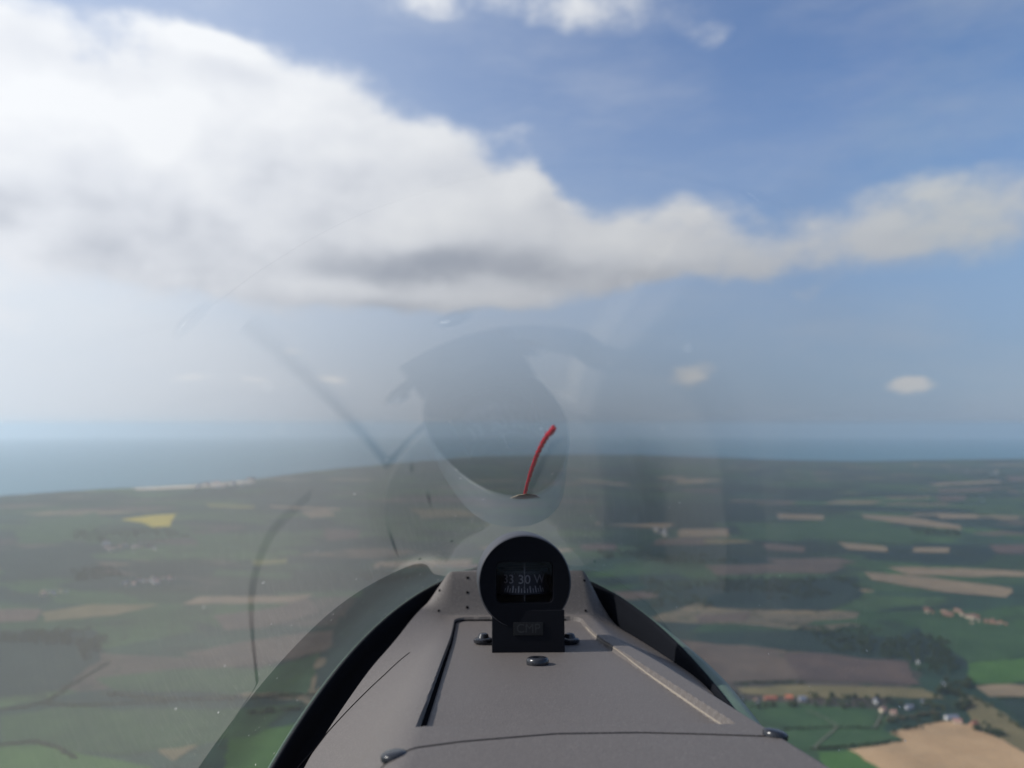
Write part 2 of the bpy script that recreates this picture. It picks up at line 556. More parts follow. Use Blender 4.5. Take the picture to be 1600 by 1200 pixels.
def grid_faces(nr, ncol, wrap=False):
    i = np.arange(nr - 1)[:, None]
    j = np.arange(ncol if wrap else ncol - 1)[None, :]
    j2 = (j + 1) % ncol
    a = i * ncol + j
    b = i * ncol + j2
    return np.stack([a, b, b + ncol, a + ncol], -1).reshape(-1, 4)


def thing(name, label, cat, loc=(0, 0, 0), group=None, rz=0.0):
    o = bpy.data.objects.new(name, None)
    o.empty_display_size = 0.01
    o.location = loc
    o.rotation_euler = (0, 0, rz)
    COL.objects.link(o)
    o['label'] = label
    o['category'] = cat
    if group:
        o['group'] = group
    return o


def structure(o):
    o['kind'] = 'structure'
    return o


class MB:
    """collects simple solids in one vertex / face list"""
    def __init__(self):
        self.v = []
        self.f = []

    def add(self, v, f):
        k = len(self.v)
        self.v += [tuple(p) for p in v]
        self.f += [tuple(int(i) + k for i in q) for q in f]
        return self

    def lathe(self, prof, origin, ax, n=48, close=True):
        """prof: (r, h) pairs; revolved about axis ax through origin"""
        ax = Vector(ax).normalized()
        e1 = ax.orthogonal().normalized()
        e2 = ax.cross(e1)
        o = Vector(origin)
        vs = []
        for r, h in prof:
            for k in range(n):
                a = 2 * math.pi * k / n
                vs.append(o + ax * h + (e1 * math.cos(a) + e2 * math.sin(a)) * r)
        fs = [tuple(q) for q in grid_faces(len(prof), n, True)]
        if close:
            if prof[0][0] > 1e-6:
                fs.append(tuple(range(n - 1, -1, -1)))
            if prof[-1][0] > 1e-6:
                b = (len(prof) - 1) * n
                fs.append(tuple(range(b, b + n)))
        return self.add(vs, fs)

    def prism(self, pts, d):
        """closed polygon pts (3D) extruded by vector d"""
        n = len(pts)
        d = Vector(d)
        vs = [Vector(p) for p in pts] + [Vector(p) + d for p in pts]
        fs = [tuple(range(n - 1, -1, -1)), tuple(range(n, 2 * n))]
        for i in range(n):
            j = (i + 1) % n
            fs.append((i, j, n + j, n + i))
        return self.add(vs, fs)

    def tube(self, pts, rads, n=10):
        pts = [Vector(p) for p in pts]
        vs = []
        for i, p in enumerate(pts):
            d = (pts[min(i + 1, len(pts) - 1)] - pts[max(i - 1, 0)]).normalized()
            e1 = d.cross(Vector((0, 0, 1)))
            if e1.length < 1e-4:
                e1 = Vector((1, 0, 0))
            e1.normalize()
            e2 = d.cross(e1)
            r = rads[i] if hasattr(rads, '__len__') else rads
            for k in range(n):
                a = 2 * math.pi * k / n
                vs.append(p + (e1 * math.cos(a) + e2 * math.sin(a)) * r)
        fs = [tuple(q) for q in grid_faces(len(pts), n, True)]
        fs.append(tuple(range(n - 1, -1, -1)))
        b = (len(pts) - 1) * n
        fs.append(tuple(range(b, b + n)))
        return self.add(vs, fs)

    def out(self, name, mat, parent=None, smooth=False, bevel=0.0, seg=2, angle=35):
        o = add_mesh(name, self.v, self.f, mat, parent)
        if bevel:
            md = o.modifiers.new('bevel', 'BEVEL')
            md.width = bevel
            md.segments = seg
            md.limit_method = 'ANGLE'
            md.angle_limit = rad(angle)
        if smooth:
            o.data.polygons.foreach_set('use_smooth', [True] * len(o.data.polygons))
            o.data.set_sharp_from_angle(angle=rad(angle))
        return o


# ------------------------------------------------------------------ cockpit geometry (fuselage frame: X right, Y forward, Z up)
PSI = 0.0207
X0 = 0.0156
RF = np.array([[math.cos(PSI), -math.sin(PSI), 0], [math.sin(PSI), math.cos(PSI), 0], [0, 0, 1]])


def W(p):
    p = np.asarray(p, float)
    return p @ RF.T + np.array([X0, 0, 0])


def WV(v):
    return RF @ np.asarray(v, float)


E_YC, E_ZC, E_A, E_B, E_C, E_PIT, E_TAP, E_P = -0.2363, -0.1625, 0.2149, 1.1269, 0.224, -0.0666, -0.3917, 1.7375


RIM_Z0, RIM_K = -0.1815, 0.2351


def rim_z(y):
    return RIM_Z0 + RIM_K * (y - 0.6)


def sstep(x, a, b):
    t = np.clip((x - a) / (b - a), 0, 1)
    return t * t * (3 - 2 * t)


def Fc(p):
    """canopy surface is Fc = 0, inside is negative"""
    cp, sp = math.cos(E_PIT), math.sin(E_PIT)
    y0 = p[..., 1] - E_YC
    z0 = p[..., 2] - E_ZC
    y = cp * y0 + sp * z0
    z = -sp * y0 + cp * z0
    w = E_A * (1 + E_TAP * (0.6 - p[..., 1]))
    x = p[..., 0] - 0.0085 * sstep(p[..., 2] - rim_z(p[..., 1]), 0.02, 0.10)     # the hood is not quite symmetrical
    xx = np.abs(x / w)
    return np.where(x > 0, xx ** 2.15, xx ** 2) + (z / E_C) ** 2 + np.abs(y / E_B) ** E_P - 1


def solve(o, d, lo=0.0, hi=1.2):
    o = np.broadcast_to(o, d.shape)
    lo = np.full(d.shape[:-1], lo)
    hi = np.full(d.shape[:-1], hi)
    for _ in range(40):
        t = (lo + hi) / 2
        ins = Fc(o + d * t[..., None]) < 0
        lo = np.where(ins, t, lo)
        hi = np.where(ins, hi, t)
    return o + d * ((lo + hi) / 2)[..., None]


C0 = np.array([0, 0.33, rim_z(0.33)])
_t = np.array([0, 1, RIM_K])
RIM_T = _t / np.linalg.norm(_t)
RIM_N = np.array([0, -RIM_T[2], RIM_T[1]])


def rim_point(a):
    d = np.stack([np.sin(a), np.cos(a) * RIM_T[1], np.cos(a) * RIM_T[2]], -1)
    return solve(C0, d)


_a = np.linspace(-2.6, 2.6, 3001)
_rp = rim_point(_a)
_m = (_a > 0)
RIMR = _rp[_m][::-1]
RIML = _rp[_a < 0]


def rim_x(y, side=1):
    r = np.interp(y, RIMR[:, 1], RIMR[:, 0])
    l = np.interp(y, RIML[:, 1], -RIML[:, 0])
    return np.where(np.asarray(side) < 0, l, r)


CP0, CPK = -0.153, -0.1331


def plane_z(y):
    return CP0 + CPK * (y - 0.53) + 0.095 * np.maximum(np.asarray(y) - 0.60, 0) ** 2 / 0.12 * 1.0


PN = np.array([0, -CPK, 1.0])
PN /= np.linalg.norm(PN)                  # normal of the cowl's flat top


def canopy_z(x, y):
    """height of the canopy above (x, y)"""
    shape = np.broadcast(x, y).shape
    lo = np.full(shape, -0.26)
    hi = np.full(shape, 0.2)
    for _ in range(34):
        z = (lo + hi) / 2
        p = np.stack(np.broadcast_arrays(x, y, z), -1)
        ins = Fc(p) < 0
        lo = np.where(ins, z, lo)
        hi = np.where(ins, hi, z)
    return lo


RAMP0, RAMP1 = 0.702, 0.718
LIP = 0.768
XL_T = ([0.15, 0.30, 0.36, 0.46, 0.61, 0.76], [-0.066, -0.0625, -0.0600, -0.0575, -0.0575, -0.0575])
XR_T = ([0.15, 0.28, 0.316, 0.354, 0.396, 0.439, 0.50, 0.56, 0.60, 0.70, 0.735, 0.76],
        [0.110, 0.1045, 0.1022, 0.0993, 0.0971, 0.0940, 0.0905, 0.0845, 0.0780, 0.0700, 0.0620, 0.0560])


def band(y):
    return np.interp(y, [0.3, 0.62, 0.70, 0.78], [0.020, 0.020, 0.016, 0.007])


def x_in(y, side=-1):
    """half width of the cowl inside the canopy rim (left side -1, right side +1)"""
    bl = soft_interp(y, [0.3, 0.48, 0.53, 0.60, 0.65, 0.70, 0.74, 0.78], [0.024, 0.0245, 0.028, 0.032, 0.026, 0.0150, 0.0065, 0.004])
    br = soft_interp(y, [0.3, 0.62, 0.70, 0.78], [0.0036, 0.0036, 0.0034, 0.0034])
    return rim_x(y, side) - np.where(np.asarray(side) < 0, bl, br)


SEAM_X = [-0.16, -0.085, -0.068, -0.061, -0.056, -0.045, -0.0291, 0.0094, 0.0435, 0.069, 0.089, 0.0982, 0.112, 0.16]
SEAM_Y = [0.230, 0.255, 0.278, 0.2894, 0.300, 0.3095, 0.3167, 0.327, 0.328, 0.3252, 0.3226, 0.322, 0.318, 0.300]


def seam_y(x):
    return np.interp(x, SEAM_X, SEAM_Y)


# recessed panel of the cowl: polygon with a rounded far corner
def panel_sd(x, y):
    """signed distance-like value, negative inside the recess"""
    yl = np.clip((y - 0.342) / (0.697 - 0.342), 0, 1)
    left = -0.0488 + (-0.0506 + 0.0488) * yl
    right = 0.0868 + (0.0585 - 0.0868) * yl
    r = 0.010
    cx = (left + right) / 2
    hx = (right - left) / 2
    cy = (0.342 + 0.697) / 2
    hy = (0.697 - 0.342) / 2
    rr = np.where(y > cy, r, 0.0015)
    qx = np.abs(x - cx) - (hx - rr)
    qy = np.abs(y - cy) - (hy - rr)
    return np.hypot(np.maximum(qx, 0), np.maximum(qy, 0)) + np.minimum(np.maximum(qx, qy), 0) - rr


def soft_interp(y, xs, ys, w=0.03):
    y = np.asarray(y, float)
    return sum(np.interp(y + k * w / 3, xs, ys) * c for k, c in zip(range(-3, 4), (1, 2, 3, 4, 3, 2, 1))) / 16


CREASE = ([0.40, 0.4753, 0.5023, 0.5291, 0.5535, 0.5893], [-0.1420, -0.1301, -0.1203, -0.1053, -0.0921, -0.0785])


def cowl_z(x, y):
    xin = x_in(y, x)
    zo = rim_z(y) - np.where(x < 0, soft_interp(y, [0.58, 0.66, 0.72], [-0.012, 0.001, 0.006]), soft_interp(y, [0.58, 0.64, 0.72], [0.002, 0.015, 0.027]))
    zt = plane_z(y)
    # nose step
    ramp = np.clip((y - RAMP0) / (RAMP1 - RAMP0), 0, 1)
    ramp = ramp * 0.6 + sstep(ramp, 0, 1) * 0.4
    zt = zt + ramp * (-0.1325 - plane_z(RAMP0)) + np.where(y > RAMP1, (y - RAMP1) * -0.25, 0)
    xl = soft_interp(y, *XL_T)
    xr = soft_interp(y, *XR_T)
    # keep a top at least as wide as the step allows
    sl = np.where(x < 0, (x - xl), (xr - x))          # >0 on the top
    width = np.maximum(np.where(x < 0, xin + xl, xin - xr), 0.004)
    drop = zt - zo
    s = np.clip(-sl / width, 0, 1.0)
    side = drop * (s ** np.where(x < 0, 0.93, 0.80))
    # rounded ridge
    rr = np.where(x < 0, np.interp(y, [0.2, 0.45, 0.6, 0.7], [0.020, 0.012, 0.006, 0.004]), 0.004)
    k = np.where(np.abs(sl) < rr, (rr - sl) ** 2 / (4 * rr), np.where(sl < 0, -sl, 0))
    k = np.clip(k / width, 0, 1.0)
    side = drop * (k ** np.where(x < 0, 0.97, 0.88))
    z = zt - side
    # recess
    depth = np.interp(y, [0.34, 0.45, 0.72], [0.0042, 0.0032, 0.0022])
    sd = panel_sd(x, y)
    z = z - depth * sstep(-sd, -0.0004, 0.0008)
    # a sharp crease low on the left flank
    cr = np.interp(y, *CREASE)
    fade = sstep(y, 0.60, 0.55)
    z = z - 0.0016 * fade * sstep(cr - x, 0.0, 0.0012) * (x < -0.04)
    # a soft crown across the top, so the light is not dead even
    z = z + 0.0012 * np.cos(np.clip((x - 0.018) / 0.085, -1.4, 1.4)) * (sd > 0)
    # stay under the canopy
    cz = canopy_z(x, np.minimum(y, 0.775)) - 0.0030
    return np.minimum(z, cz)


def build_cowl():
    root = thing('glare_shield', 'taupe grey flocked glare shield with recessed top panel, tapering to the nose under the canopy',
                 'glare shield', tuple(W((0.01, 0.45, -0.25))))
    # ---- forward cover
    ny = 620
    nx = 440
    t = np.linspace(0, 1, ny)
    u = np.linspace(-1, 1, nx)
    # denser sampling near the recess edges is not needed at 0.6 mm steps
    V = np.zeros((ny, nx, 3))
    gap = 0.00020
    U, T = np.meshgrid(u, t)
    # iterate x because its limits depend on y and the near limit on x
    Y = 0.30 + T * (LIP - 0.30)
    for _ in range(4):
        X = U * x_in(Y, U)
        y0 = seam_y(X) + gap
        Y = y0 + T * (LIP - y0)
    X = U * x_in(Y, U)
    Z = cowl_z(X, Y)
    V = np.stack([X, Y, Z], -1).reshape(-1, 3)
    F = grid_faces(ny, nx)
    # skirt: turn every border down
    def skirt(idx, V, F, dz):
        base = V[idx] + np.array(dz)
        k = len(V)
        V = np.vstack([V, base])
        q = [(idx[i + 1], idx[i], k + i, k + i + 1) for i in range(len(idx) - 1)]
        return V, np.vstack([F, np.array(q)])
    near = np.arange(nx)
    far = (ny - 1) * nx + np.arange(nx)[::-1]
    lft = np.arange(ny)[::-1] * nx
    rgt = np.arange(ny) * nx + nx - 1
    for idx, dz in ((near, (0, 0.0004, -0.006)), (far, (0, 0.004, -0.02)), (lft, (0.0, 0, -0.05)), (rgt, (0.0, 0, -0.05))):
        V, F = skirt(idx, V, F, dz)
    o = add_mesh('cover', W(V), F, M['cowl'], root, True)
    o.data.set_sharp_from_angle(angle=rad(60))
    # ---- rear lip nearest the pilot
    ny2, nx2 = 150, 300
    U, T = np.meshgrid(np.linspace(-1, 1, nx2), np.linspace(0, 1, ny2))
    NEAR = 0.185
    Y = NEAR + T * 0.1
    for _ in range(4):
        X = U * x_in(Y, U)
        y1 = seam_y(X) - gap
        Y = NEAR + T * (y1 - NEAR)
    X = U * x_in(Y, U)
    dist = seam_y(X) - gap - Y
    Z = cowl_z(X, Y) - 0.0002 - 0.0003 * sstep(dist, 0.002, 0.0) - 0.06 * np.clip((0.225 - Y) / 0.04, 0, 1) ** 2
    V = np.stack([X, Y, Z], -1).reshape(-1, 3)
    F = grid_faces(ny2, nx2)
    near = np.arange(nx2)
    far = (ny2 - 1) * nx2 + np.arange(nx2)[::-1]
    V, F = skirt(near, V, F, (0, -0.004, -0.16))
    V, F = skirt(far, V, F, (0, -0.0002, -0.006))
    o = add_mesh('rear_lip', W(V), F, M['cowl'], root, True)
    o.data.set_sharp_from_angle(angle=rad(60))
    # dark joint strip under the seam
    xs = np.linspace(-0.13, 0.135, 120)
    sy = seam_y(xs)
    zz = cowl_z(xs, sy) - 0.0016
    V = np.concatenate([np.stack([xs, sy - 0.004, zz], -1), np.stack([xs, sy + 0.004, zz], -1)])
    add_mesh('seam_strip', W(V), grid_faces(2, 120), M['seam'], root)

    # black joint along the left and far edges, widened to paint in the left wall's shade; worn right edge paled for its sunlit wall
    def ribbon(name, pts, wid, lift, mat, steps=240, conform=False):
        pts = np.array(pts)
        s_ = np.concatenate([[0], np.cumsum(np.hypot(*np.diff(pts, axis=0).T))])
        q = np.linspace(0, s_[-1], steps)
        P = np.stack([np.interp(q, s_, pts[:, 0]), np.interp(q, s_, pts[:, 1])], -1)
        T = np.gradient(P, axis=0)
        T /= np.linalg.norm(T, axis=1)[:, None]
        N = np.stack([-T[:, 1], T[:, 0]], -1)
        w = np.interp(q / s_[-1], np.linspace(0, 1, len(wid)), wid)[:, None]
        A_, B_ = P + N * w / 2, P - N * w / 2
        rows = []
        for Q in (A_, P, B_):
            rows.append(np.stack([Q[:, 0], Q[:, 1], cowl_z(Q[:, 0], Q[:, 1])], -1))
        zmax = np.maximum(np.maximum(rows[0][:, 2], rows[2][:, 2]), rows[1][:, 2])
        zmin = np.minimum(np.minimum(rows[0][:, 2], rows[2][:, 2]), rows[1][:, 2])
        for r_ in rows:
            r_[:, 2] = (r_[:, 2] if conform else zmin) + lift
        low = [r_.copy() for r_ in (rows[0], rows[2])]
        for r_ in low:
            r_[:, 2] -= 0.001
        V_ = np.concatenate([low[0], rows[0], rows[1], rows[2], low[1]])
        return add_mesh(name, W(V_), grid_faces(5, steps), mat, root, True)
    corner = [(-0.0506 + 0.0100 - 0.0094 * math.cos(k), 0.6871 + 0.0094 * math.sin(k)) for k in np.linspace(0.0, math.pi / 2, 10)]
    ribbon('joint', [(-0.0478, 0.3430), (-0.0490, 0.60)] + corner + [(0.0, 0.6964), (0.046, 0.6964)], [0.0030, 0.0026, 0.0019, 0.0012, 0.0010, 0.0008, 0.0008], 0.0014, M['hole'])  # wide near end blackens the shaded wall beside the joint
    ribbon('joint', [(-0.1325, 0.468), (-0.1301, 0.4753), (-0.1203, 0.5023), (-0.1053, 0.5291), (-0.0921, 0.5535), (-0.0785, 0.5893)], [0.0020, 0.0019, 0.0016, 0.0012, 0.0005], 0.0004, M['hole'], 240, True)
    we = ribbon('worn_sunlit_edge', [(0.0861, 0.345), (0.0855, 0.356), (0.0790, 0.44), (0.0700, 0.56), (0.0605, 0.67)], [0.0008, 0.0020, 0.0015, 0.0011, 0.0008], 0.0012, M['worn'])  # sun on the recess wall put into the pale colour, besides wear
    we['label'] = 'pale worn, sunlit edge of the recess'

    # ---- fasteners
    def surf(x, y):
        return np.array([x, y, float(cowl_z(np.array([x]), np.array([y]))[0])])

    def dome(x, y, r, h, nrm=None):
        mb = MB()
        prof = [(r * 0.98, -0.001), (r, 0.0004), (r * 0.99, h * 0.25)] + [
            (r * math.cos(a) ** 0.8, h * (0.25 + 0.75 * math.sin(a))) for a in np.linspace(0.25, 1.45, 7)] + [(0.0005, h)]
        mb.lathe(prof, W(surf(x, y)), WV(PN if nrm is None else nrm), 40)
        return mb.out('screw', M['screw'], root, True)
    dome(-0.0535, 0.3035, 0.0050, 0.0022, (-0.12, 0.13, 1))
    dome(0.0975, 0.3235, 0.0050, 0.0022, (0.2, 0.13, 1))
    # button head with hexagon socket in front of the compass
    c = surf(0.0117, 0.5184)
    mb = MB()
    prof = [(0.0070, -0.001), (0.0073, 0.0006), (0.0073, 0.0026), (0.0066, 0.0040), (0.0055, 0.0046), (0.0040, 0.0047), (0.0036, 0.0046), (0.0035, 0.0018), (0.0002, 0.0016)]
    mb.lathe(prof, W(c), WV(PN), 6 * 8)
    mb.out('screw', M['screw'], root, True, angle=40)
    # small holes in the nose step and beside it
    def hole(x, y, r):
        p = surf(x, y)
        e = 0.0012
        n = np.cross(surf(x + e, y) - surf(x - e, y), surf(x, y + e) - surf(x, y - e))
        n /= np.linalg.norm(n)
        mb = MB()
        mb.lathe([(r * 1.0, -0.0002), (r * 0.98, 0.00015), (0.0002, 0.00012)], W(p + n * 0.0002), WV(n), 14)
        mb.out('hole', M['hole'], root, True)
    for hx in (-0.0405, -0.0180, 0.0070, 0.0330):
        for hy in (0.7055, 0.7102, 0.7150):
            hole(hx, hy, 0.0012)
    for hx in (-0.0655, 0.0640):
        for hy in (0.7040, 0.7140):
            hole(hx, hy, 0.0011)
    return root


def build_canopy():
    root = thing('canopy', 'clear perspex canopy with dark rim curving over the glare shield and compass', 'canopy', tuple(W((0, 0.33, rim_z(0.33)))))
    na, nb = 840, 220
    # finer towards the nose
    sa = np.linspace(-1, 1, na, endpoint=False)
    a = np.sign(sa) * (np.abs(sa) ** 1.25) * math.pi
    b = np.linspace(0, 1, nb) * rad(89.9)
    A, B = np.meshgrid(a, b)
    e = np.stack([np.sin(A), np.cos(A) * RIM_T[1], np.cos(A) * RIM_T[2]], -1)
    d = e * np.cos(B)[..., None] + RIM_N * np.sin(B)[..., None]
    P = solve(C0, d).reshape(-1, 3)
    F = grid_faces(nb, na, True)
    F = F[(P[F][:, :, 1] > -0.30).all(1)]            # the hood is open behind the pilot's head
    used = np.unique(F)
    remap = np.zeros(len(P), int)
    remap[used] = np.arange(len(used))
    add_mesh('glazing', W(P[used]), remap[F], M['glass'], root, True)
    # frame: rim bead, inner wall and floor lip
    a = np.linspace(-2.3, 2.3, 900)
    rp = rim_point(a)
    e = np.stack([np.sin(a), np.cos(a) * RIM_T[1], np.cos(a) * RIM_T[2]], -1)
    bd = rim_x(np.clip(rp[:, 1], 0.3, 0.78), rp[:, 0]) - x_in(np.clip(rp[:, 1], 0.3, 0.78), rp[:, 0])
    # inward direction in plan: along the local normal of the rim
    tan = np.gradient(rp, axis=0)
    inn = np.stack([-tan[:, 1], tan[:, 0], np.zeros(len(a))], -1)
    inn /= np.linalg.norm(inn, axis=1)[:, None]
    sgn = np.sign(np.sum(inn * (C0 - rp), 1))[:, None]
    inn = inn * sgn
    up = np.array([0, 0, 1.0])
    rows = []
    for (i, z) in ((-0.0015, -0.006), (-0.0015, 0.0005), (0.0000, 0.0018), (0.0015, 0.0014), (0.0026, -0.0015), (0.0036, -0.010), (0.0048, -0.020)):
        rows.append(rp + inn * i + up * z)
    rows.append(rp + inn * (bd + 0.001)[:, None] + up * -0.021)
    rows.append(rp + inn * (bd + 0.004)[:, None] + up * -0.045)
    rows.append(rp + inn * 0.002 + up * -0.16)
    V = np.concatenate(rows)
    add_mesh('frame', W(V), grid_faces(len(rows), len(a)), M['frame'], root, True)
    # bright olive edge seal outside the glass, its wide right part painting in the glass's grazing reflection
    rows = []
    wide = np.where(a > 0, 1.0 + 4.5 * sstep(a, 0.28, 0.52), 1.0)[:, None]
    for (i, z) in ((-0.0016, -0.009), (-0.0026, -0.008), (-0.0036, -0.003), (-0.0034, 0.0), (-0.0024, 0.0010), (-0.0016, 0.0)):
        rows.append(rp + inn * (-0.0016 + (i + 0.0016) * wide) + up * z)
    V = np.concatenate(rows)
    add_mesh('edge_seal_and_reflection', W(V), grid_faces(len(rows), len(a)), M['seal_and_reflection'], root, True)
    return root


def text_mesh(txt, size, depth=0.00006):
    cu = bpy.data.curves.new('lettering', 'FONT')
    cu.body = txt
    cu.size = size
    cu.align_x = 'CENTER'
    cu.align_y = 'CENTER'
    cu.extrude = depth
    cu.resolution_u = 4
    ob = bpy.data.objects.new('lettering', cu)
    COL.objects.link(ob)
    bpy.context.view_layer.update()
    dg = bpy.context.evaluated_depsgraph_get()
    me = bpy.data.meshes.new_from_object(ob.evaluated_get(dg))
    vs = [v.co.copy() for v in me.vertices]
    fs = [tuple(p.vertices) for p in me.polygons]
    bpy.data.objects.remove(ob)
    bpy.data.curves.remove(cu)
    bpy.data.meshes.remove(me)
    return vs, fs


def build_compass():
    K = 1.032
    Yf = 0.5725
    fc = np.array([0.0055, Yf, -0.1126])
    base = np.array([0.0076, Yf + 0.02, float(plane_z(Yf + 0.02))])
    root = thing('compass', 'black round magnetic compass with white numerals, bracketed on the glare shield', 'compass', tuple(W(base)))
    yaw, pit = rad(2.0), rad(-5.0)
    ax = np.array([-math.sin(yaw) * math.cos(pit), math.cos(yaw) * math.cos(pit), math.sin(pit)])   # forward
    rt = np.array([math.cos(yaw), math.sin(yaw), 0.0])
    upv = np.cross(rt, ax)
    R = 0.0325

    def L(x, y, z):                       # x right, y forward, z up about the face centre
        return W(fc + (rt * x + ax * y + upv * z) * K)
    axw = WV(ax)
    # housing: barrel with a bevelled front ring, open front with the window set in
    mb = MB()
    prof = [(0.0312, 0.0004), (0.0319, 0.0006), (0.0323, 0.0012), (0.0326, 0.0022), (0.0330, 0.0300), (0.0331, 0.0470), (0.0322, 0.0505), (0.0295, 0.0525), (0.0005, 0.0535)]
    mb.lathe([(r_ * K, h_ * K) for r_, h_ in prof], L(0, 0, 0), axw, 128, close=False)
    mb.out('housing', M['housing'], root, True, angle=30)
    # face plate with a rounded rectangular opening
    def rrect(w, h, r, n=8, cz=0.0):
        pts = []
        for (sx, sy, a0) in ((1, 1, 0), (-1, 1, 90), (-1, -1, 180), (1, -1, 270)):
            for k in range(n + 1):
                a = rad(a0 + 90 * k / n)
                pts.append((sx * (w / 2 - r) + r * math.cos(a), sy * (h / 2 - r) + r * math.sin(a) + cz))
        # even spacing so that the disc round it stays a circle
        pts = np.array(pts + pts[:1])
        s = np.concatenate([[0], np.cumsum(np.hypot(*np.diff(pts, axis=0).T))])
        q = np.linspace(0, s[-1], 161)[:-1]
        return list(zip(np.interp(q, s, pts[:, 0]), np.interp(q, s, pts[:, 1])))
    win = rrect(0.0400, 0.0285, 0.004, 8, 0.0)
    n = len(win)
    vs, fs = [], []
    ring = []
    for (x, z) in win:
        a = math.atan2(z, x)
        ring.append((0.0314 * math.cos(a), 0.0314 * math.sin(a)))
    for (x, z) in ring:
        vs.append(L(x, 0.0002, z))
    for (x, z) in win:
        vs.append(L(x, 0.0006, z))
    for (x, z) in win:
        vs.append(L(x * 0.97, 0.0040, z * 0.97))
    for k in range(2):
        for i in range(n):
            j = (i + 1) % n
            fs.append((k * n + i, k * n + j, (k + 1) * n + j, (k + 1) * n + i))
    mb = MB().add(vs, fs)
    mb.out('face_plate', M['face'], root, True, angle=25)
    # window pane
    vs = [L(x * 0.975, 0.0034, z * 0.975) for (x, z) in win]
    mb = MB().add(vs, [tuple(range(n))])
    mb.out('window', M['pane'], root)
    # bowl behind the card
    mb = MB()
    mb.lathe([(0.0278, 0.0043), (0.0278, 0.037), (0.0005, 0.038)], L(0, 0, 0), axw, 64, close=False)
    mb.out('bowl', M['card'], root, True)
    # floating card: drum about the vertical with sloping tick ring
    dc = (0.0, 0.0235, 0.0)
    rd = 0.0185
    def drum(th, r, z):                    # th = 0 faces the pilot, positive to the right
        return L(dc[0] + r * math.sin(th), dc[1] - r * math.cos(th), z)
    prof = [(rd * 0.98, 0.0075), (rd, 0.0070), (rd, -0.0025), (rd + 0.0018, -0.0075), (rd + 0.0020, -0.0085), (rd * 0.9, -0.0100)]
    vs, fs = [], []
    nn = 90
    for (r, z) in prof:
        for k in range(nn):
            vs.append(drum(2 * math.pi * k / nn, r, z))
    fs = [tuple(q) for q in grid_faces(len(prof), nn, True)] + [tuple(range(nn))]
    card = MB().add(vs, fs).out('card', M['card'], root, True, angle=30)
    for txt, th in (('33', -0.63), ('30', 0.0), ('W', 0.63)):
        tv, tf = text_mesh(txt, 0.0086)
        vs = [drum(th + v.x * 1.06 / rd, rd + 0.0002 + v.z, 0.0012 + v.y) for v in tv]
        MB().add(vs, tf).out('numeral', M['white_ink'], card)
    mb = MB()
    for k in range(-7, 8):
        th = k * 0.63 / 6
        w = 0.00042 if k % 2 == 0 else 0.00030
        h0 = -0.0030 if k % 2 == 0 else -0.0046
        a0, a1 = th - w / rd, th + w / rd
        def zt(r0):
            return r0
        f_ = lambda a, z: drum(a, rd + (0.0018 * (-0.0025 - z) / 0.005) + 0.0002, z)
        mb.add([f_(a0, h0), f_(a1, h0), f_(a1, -0.0074), f_(a0, -0.0074)], [(0, 1, 2, 3)])
    mb.out('graduation', M['white_ink'], card)
    # lubber line on the inside of the window
    mb = MB()
    mb.add([L(-0.00035, 0.0036, 0.0125), L(0.00035, 0.0036, 0.0125), L(0.00035, 0.0036, -0.0130), L(-0.00035, 0.0036, -0.0130)], [(0, 1, 2, 3)])
    mb.out('lubber_line', M['grey_ink'], root)

    # bracket: front plate with saddle block standing on the cowl
    pf = np.array([0, 1.0, CPK])
    pf /= np.linalg.norm(pf)
    fo = np.array([0.0078, 0.5675, float(plane_z(0.5675)) - 0.0030])

    def B(x, y, z):
        return W(fo + np.array([x, 0, 0]) + pf * y + PN * z)
    mb = MB()
    hw = 0.0259
    pts = [B(-hw, 0, 0), B(hw, 0, 0), B(hw, 0, 0.0278), B(hw - 0.0, 0, 0.0294), B(-hw, 0, 0.0294)]
    mb.prism([B(-hw, 0, 0), B(hw, 0, 0), B(hw, 0, 0.0294), B(-hw, 0, 0.0294)], WV(pf) * 0.0026)
    bk = mb.out('bracket', M['bracket'], root, bevel=0.0006, seg=2)
    # saddle cheeks behind the plate
    mb = MB()
    for s in (-1, 1):
        x0, x1 = (s * hw * 0.98, s * (hw - 0.003))
        mb.prism([B(x0, 0.0028, 0.0), B(x1, 0.0028, 0.0), B(x1, 0.0028, 0.0270), B(x0, 0.0028, 0.0270)], WV(pf) * 0.048)
    mb.prism([B(-hw + 0.004, 0.0030, 0.0), B(hw - 0.004, 0.0030, 0.0), B(hw - 0.004, 0.0030, 0.010), B(-hw + 0.004, 0.0030, 0.010)], WV(pf) * 0.047)
    mb.out('saddle', M['bracket'], root, bevel=0.0005)
    # maker's plate, lettering almost worn away
    px, pz = 0.0000, 0.0165
    mb = MB()
    mb.prism([B(px - 0.0105, -0.0006, pz - 0.0045), B(px + 0.0105, -0.0006, pz - 0.0045), B(px + 0.0105, -0.0006, pz + 0.0045), B(px - 0.0105, -0.0006, pz + 0.0045)], WV(pf) * 0.0005)
    pl = mb.out('nameplate', M['plate'], bk if False else root, bevel=0.0002)
    tv, tf = text_mesh('CMP', 0.0088)
    MB().add([B(px + v.x * 0.98, -0.0007 - v.z, pz + v.y) for v in tv], tf).out('nameplate_lettering', M['plate_ink'], pl)
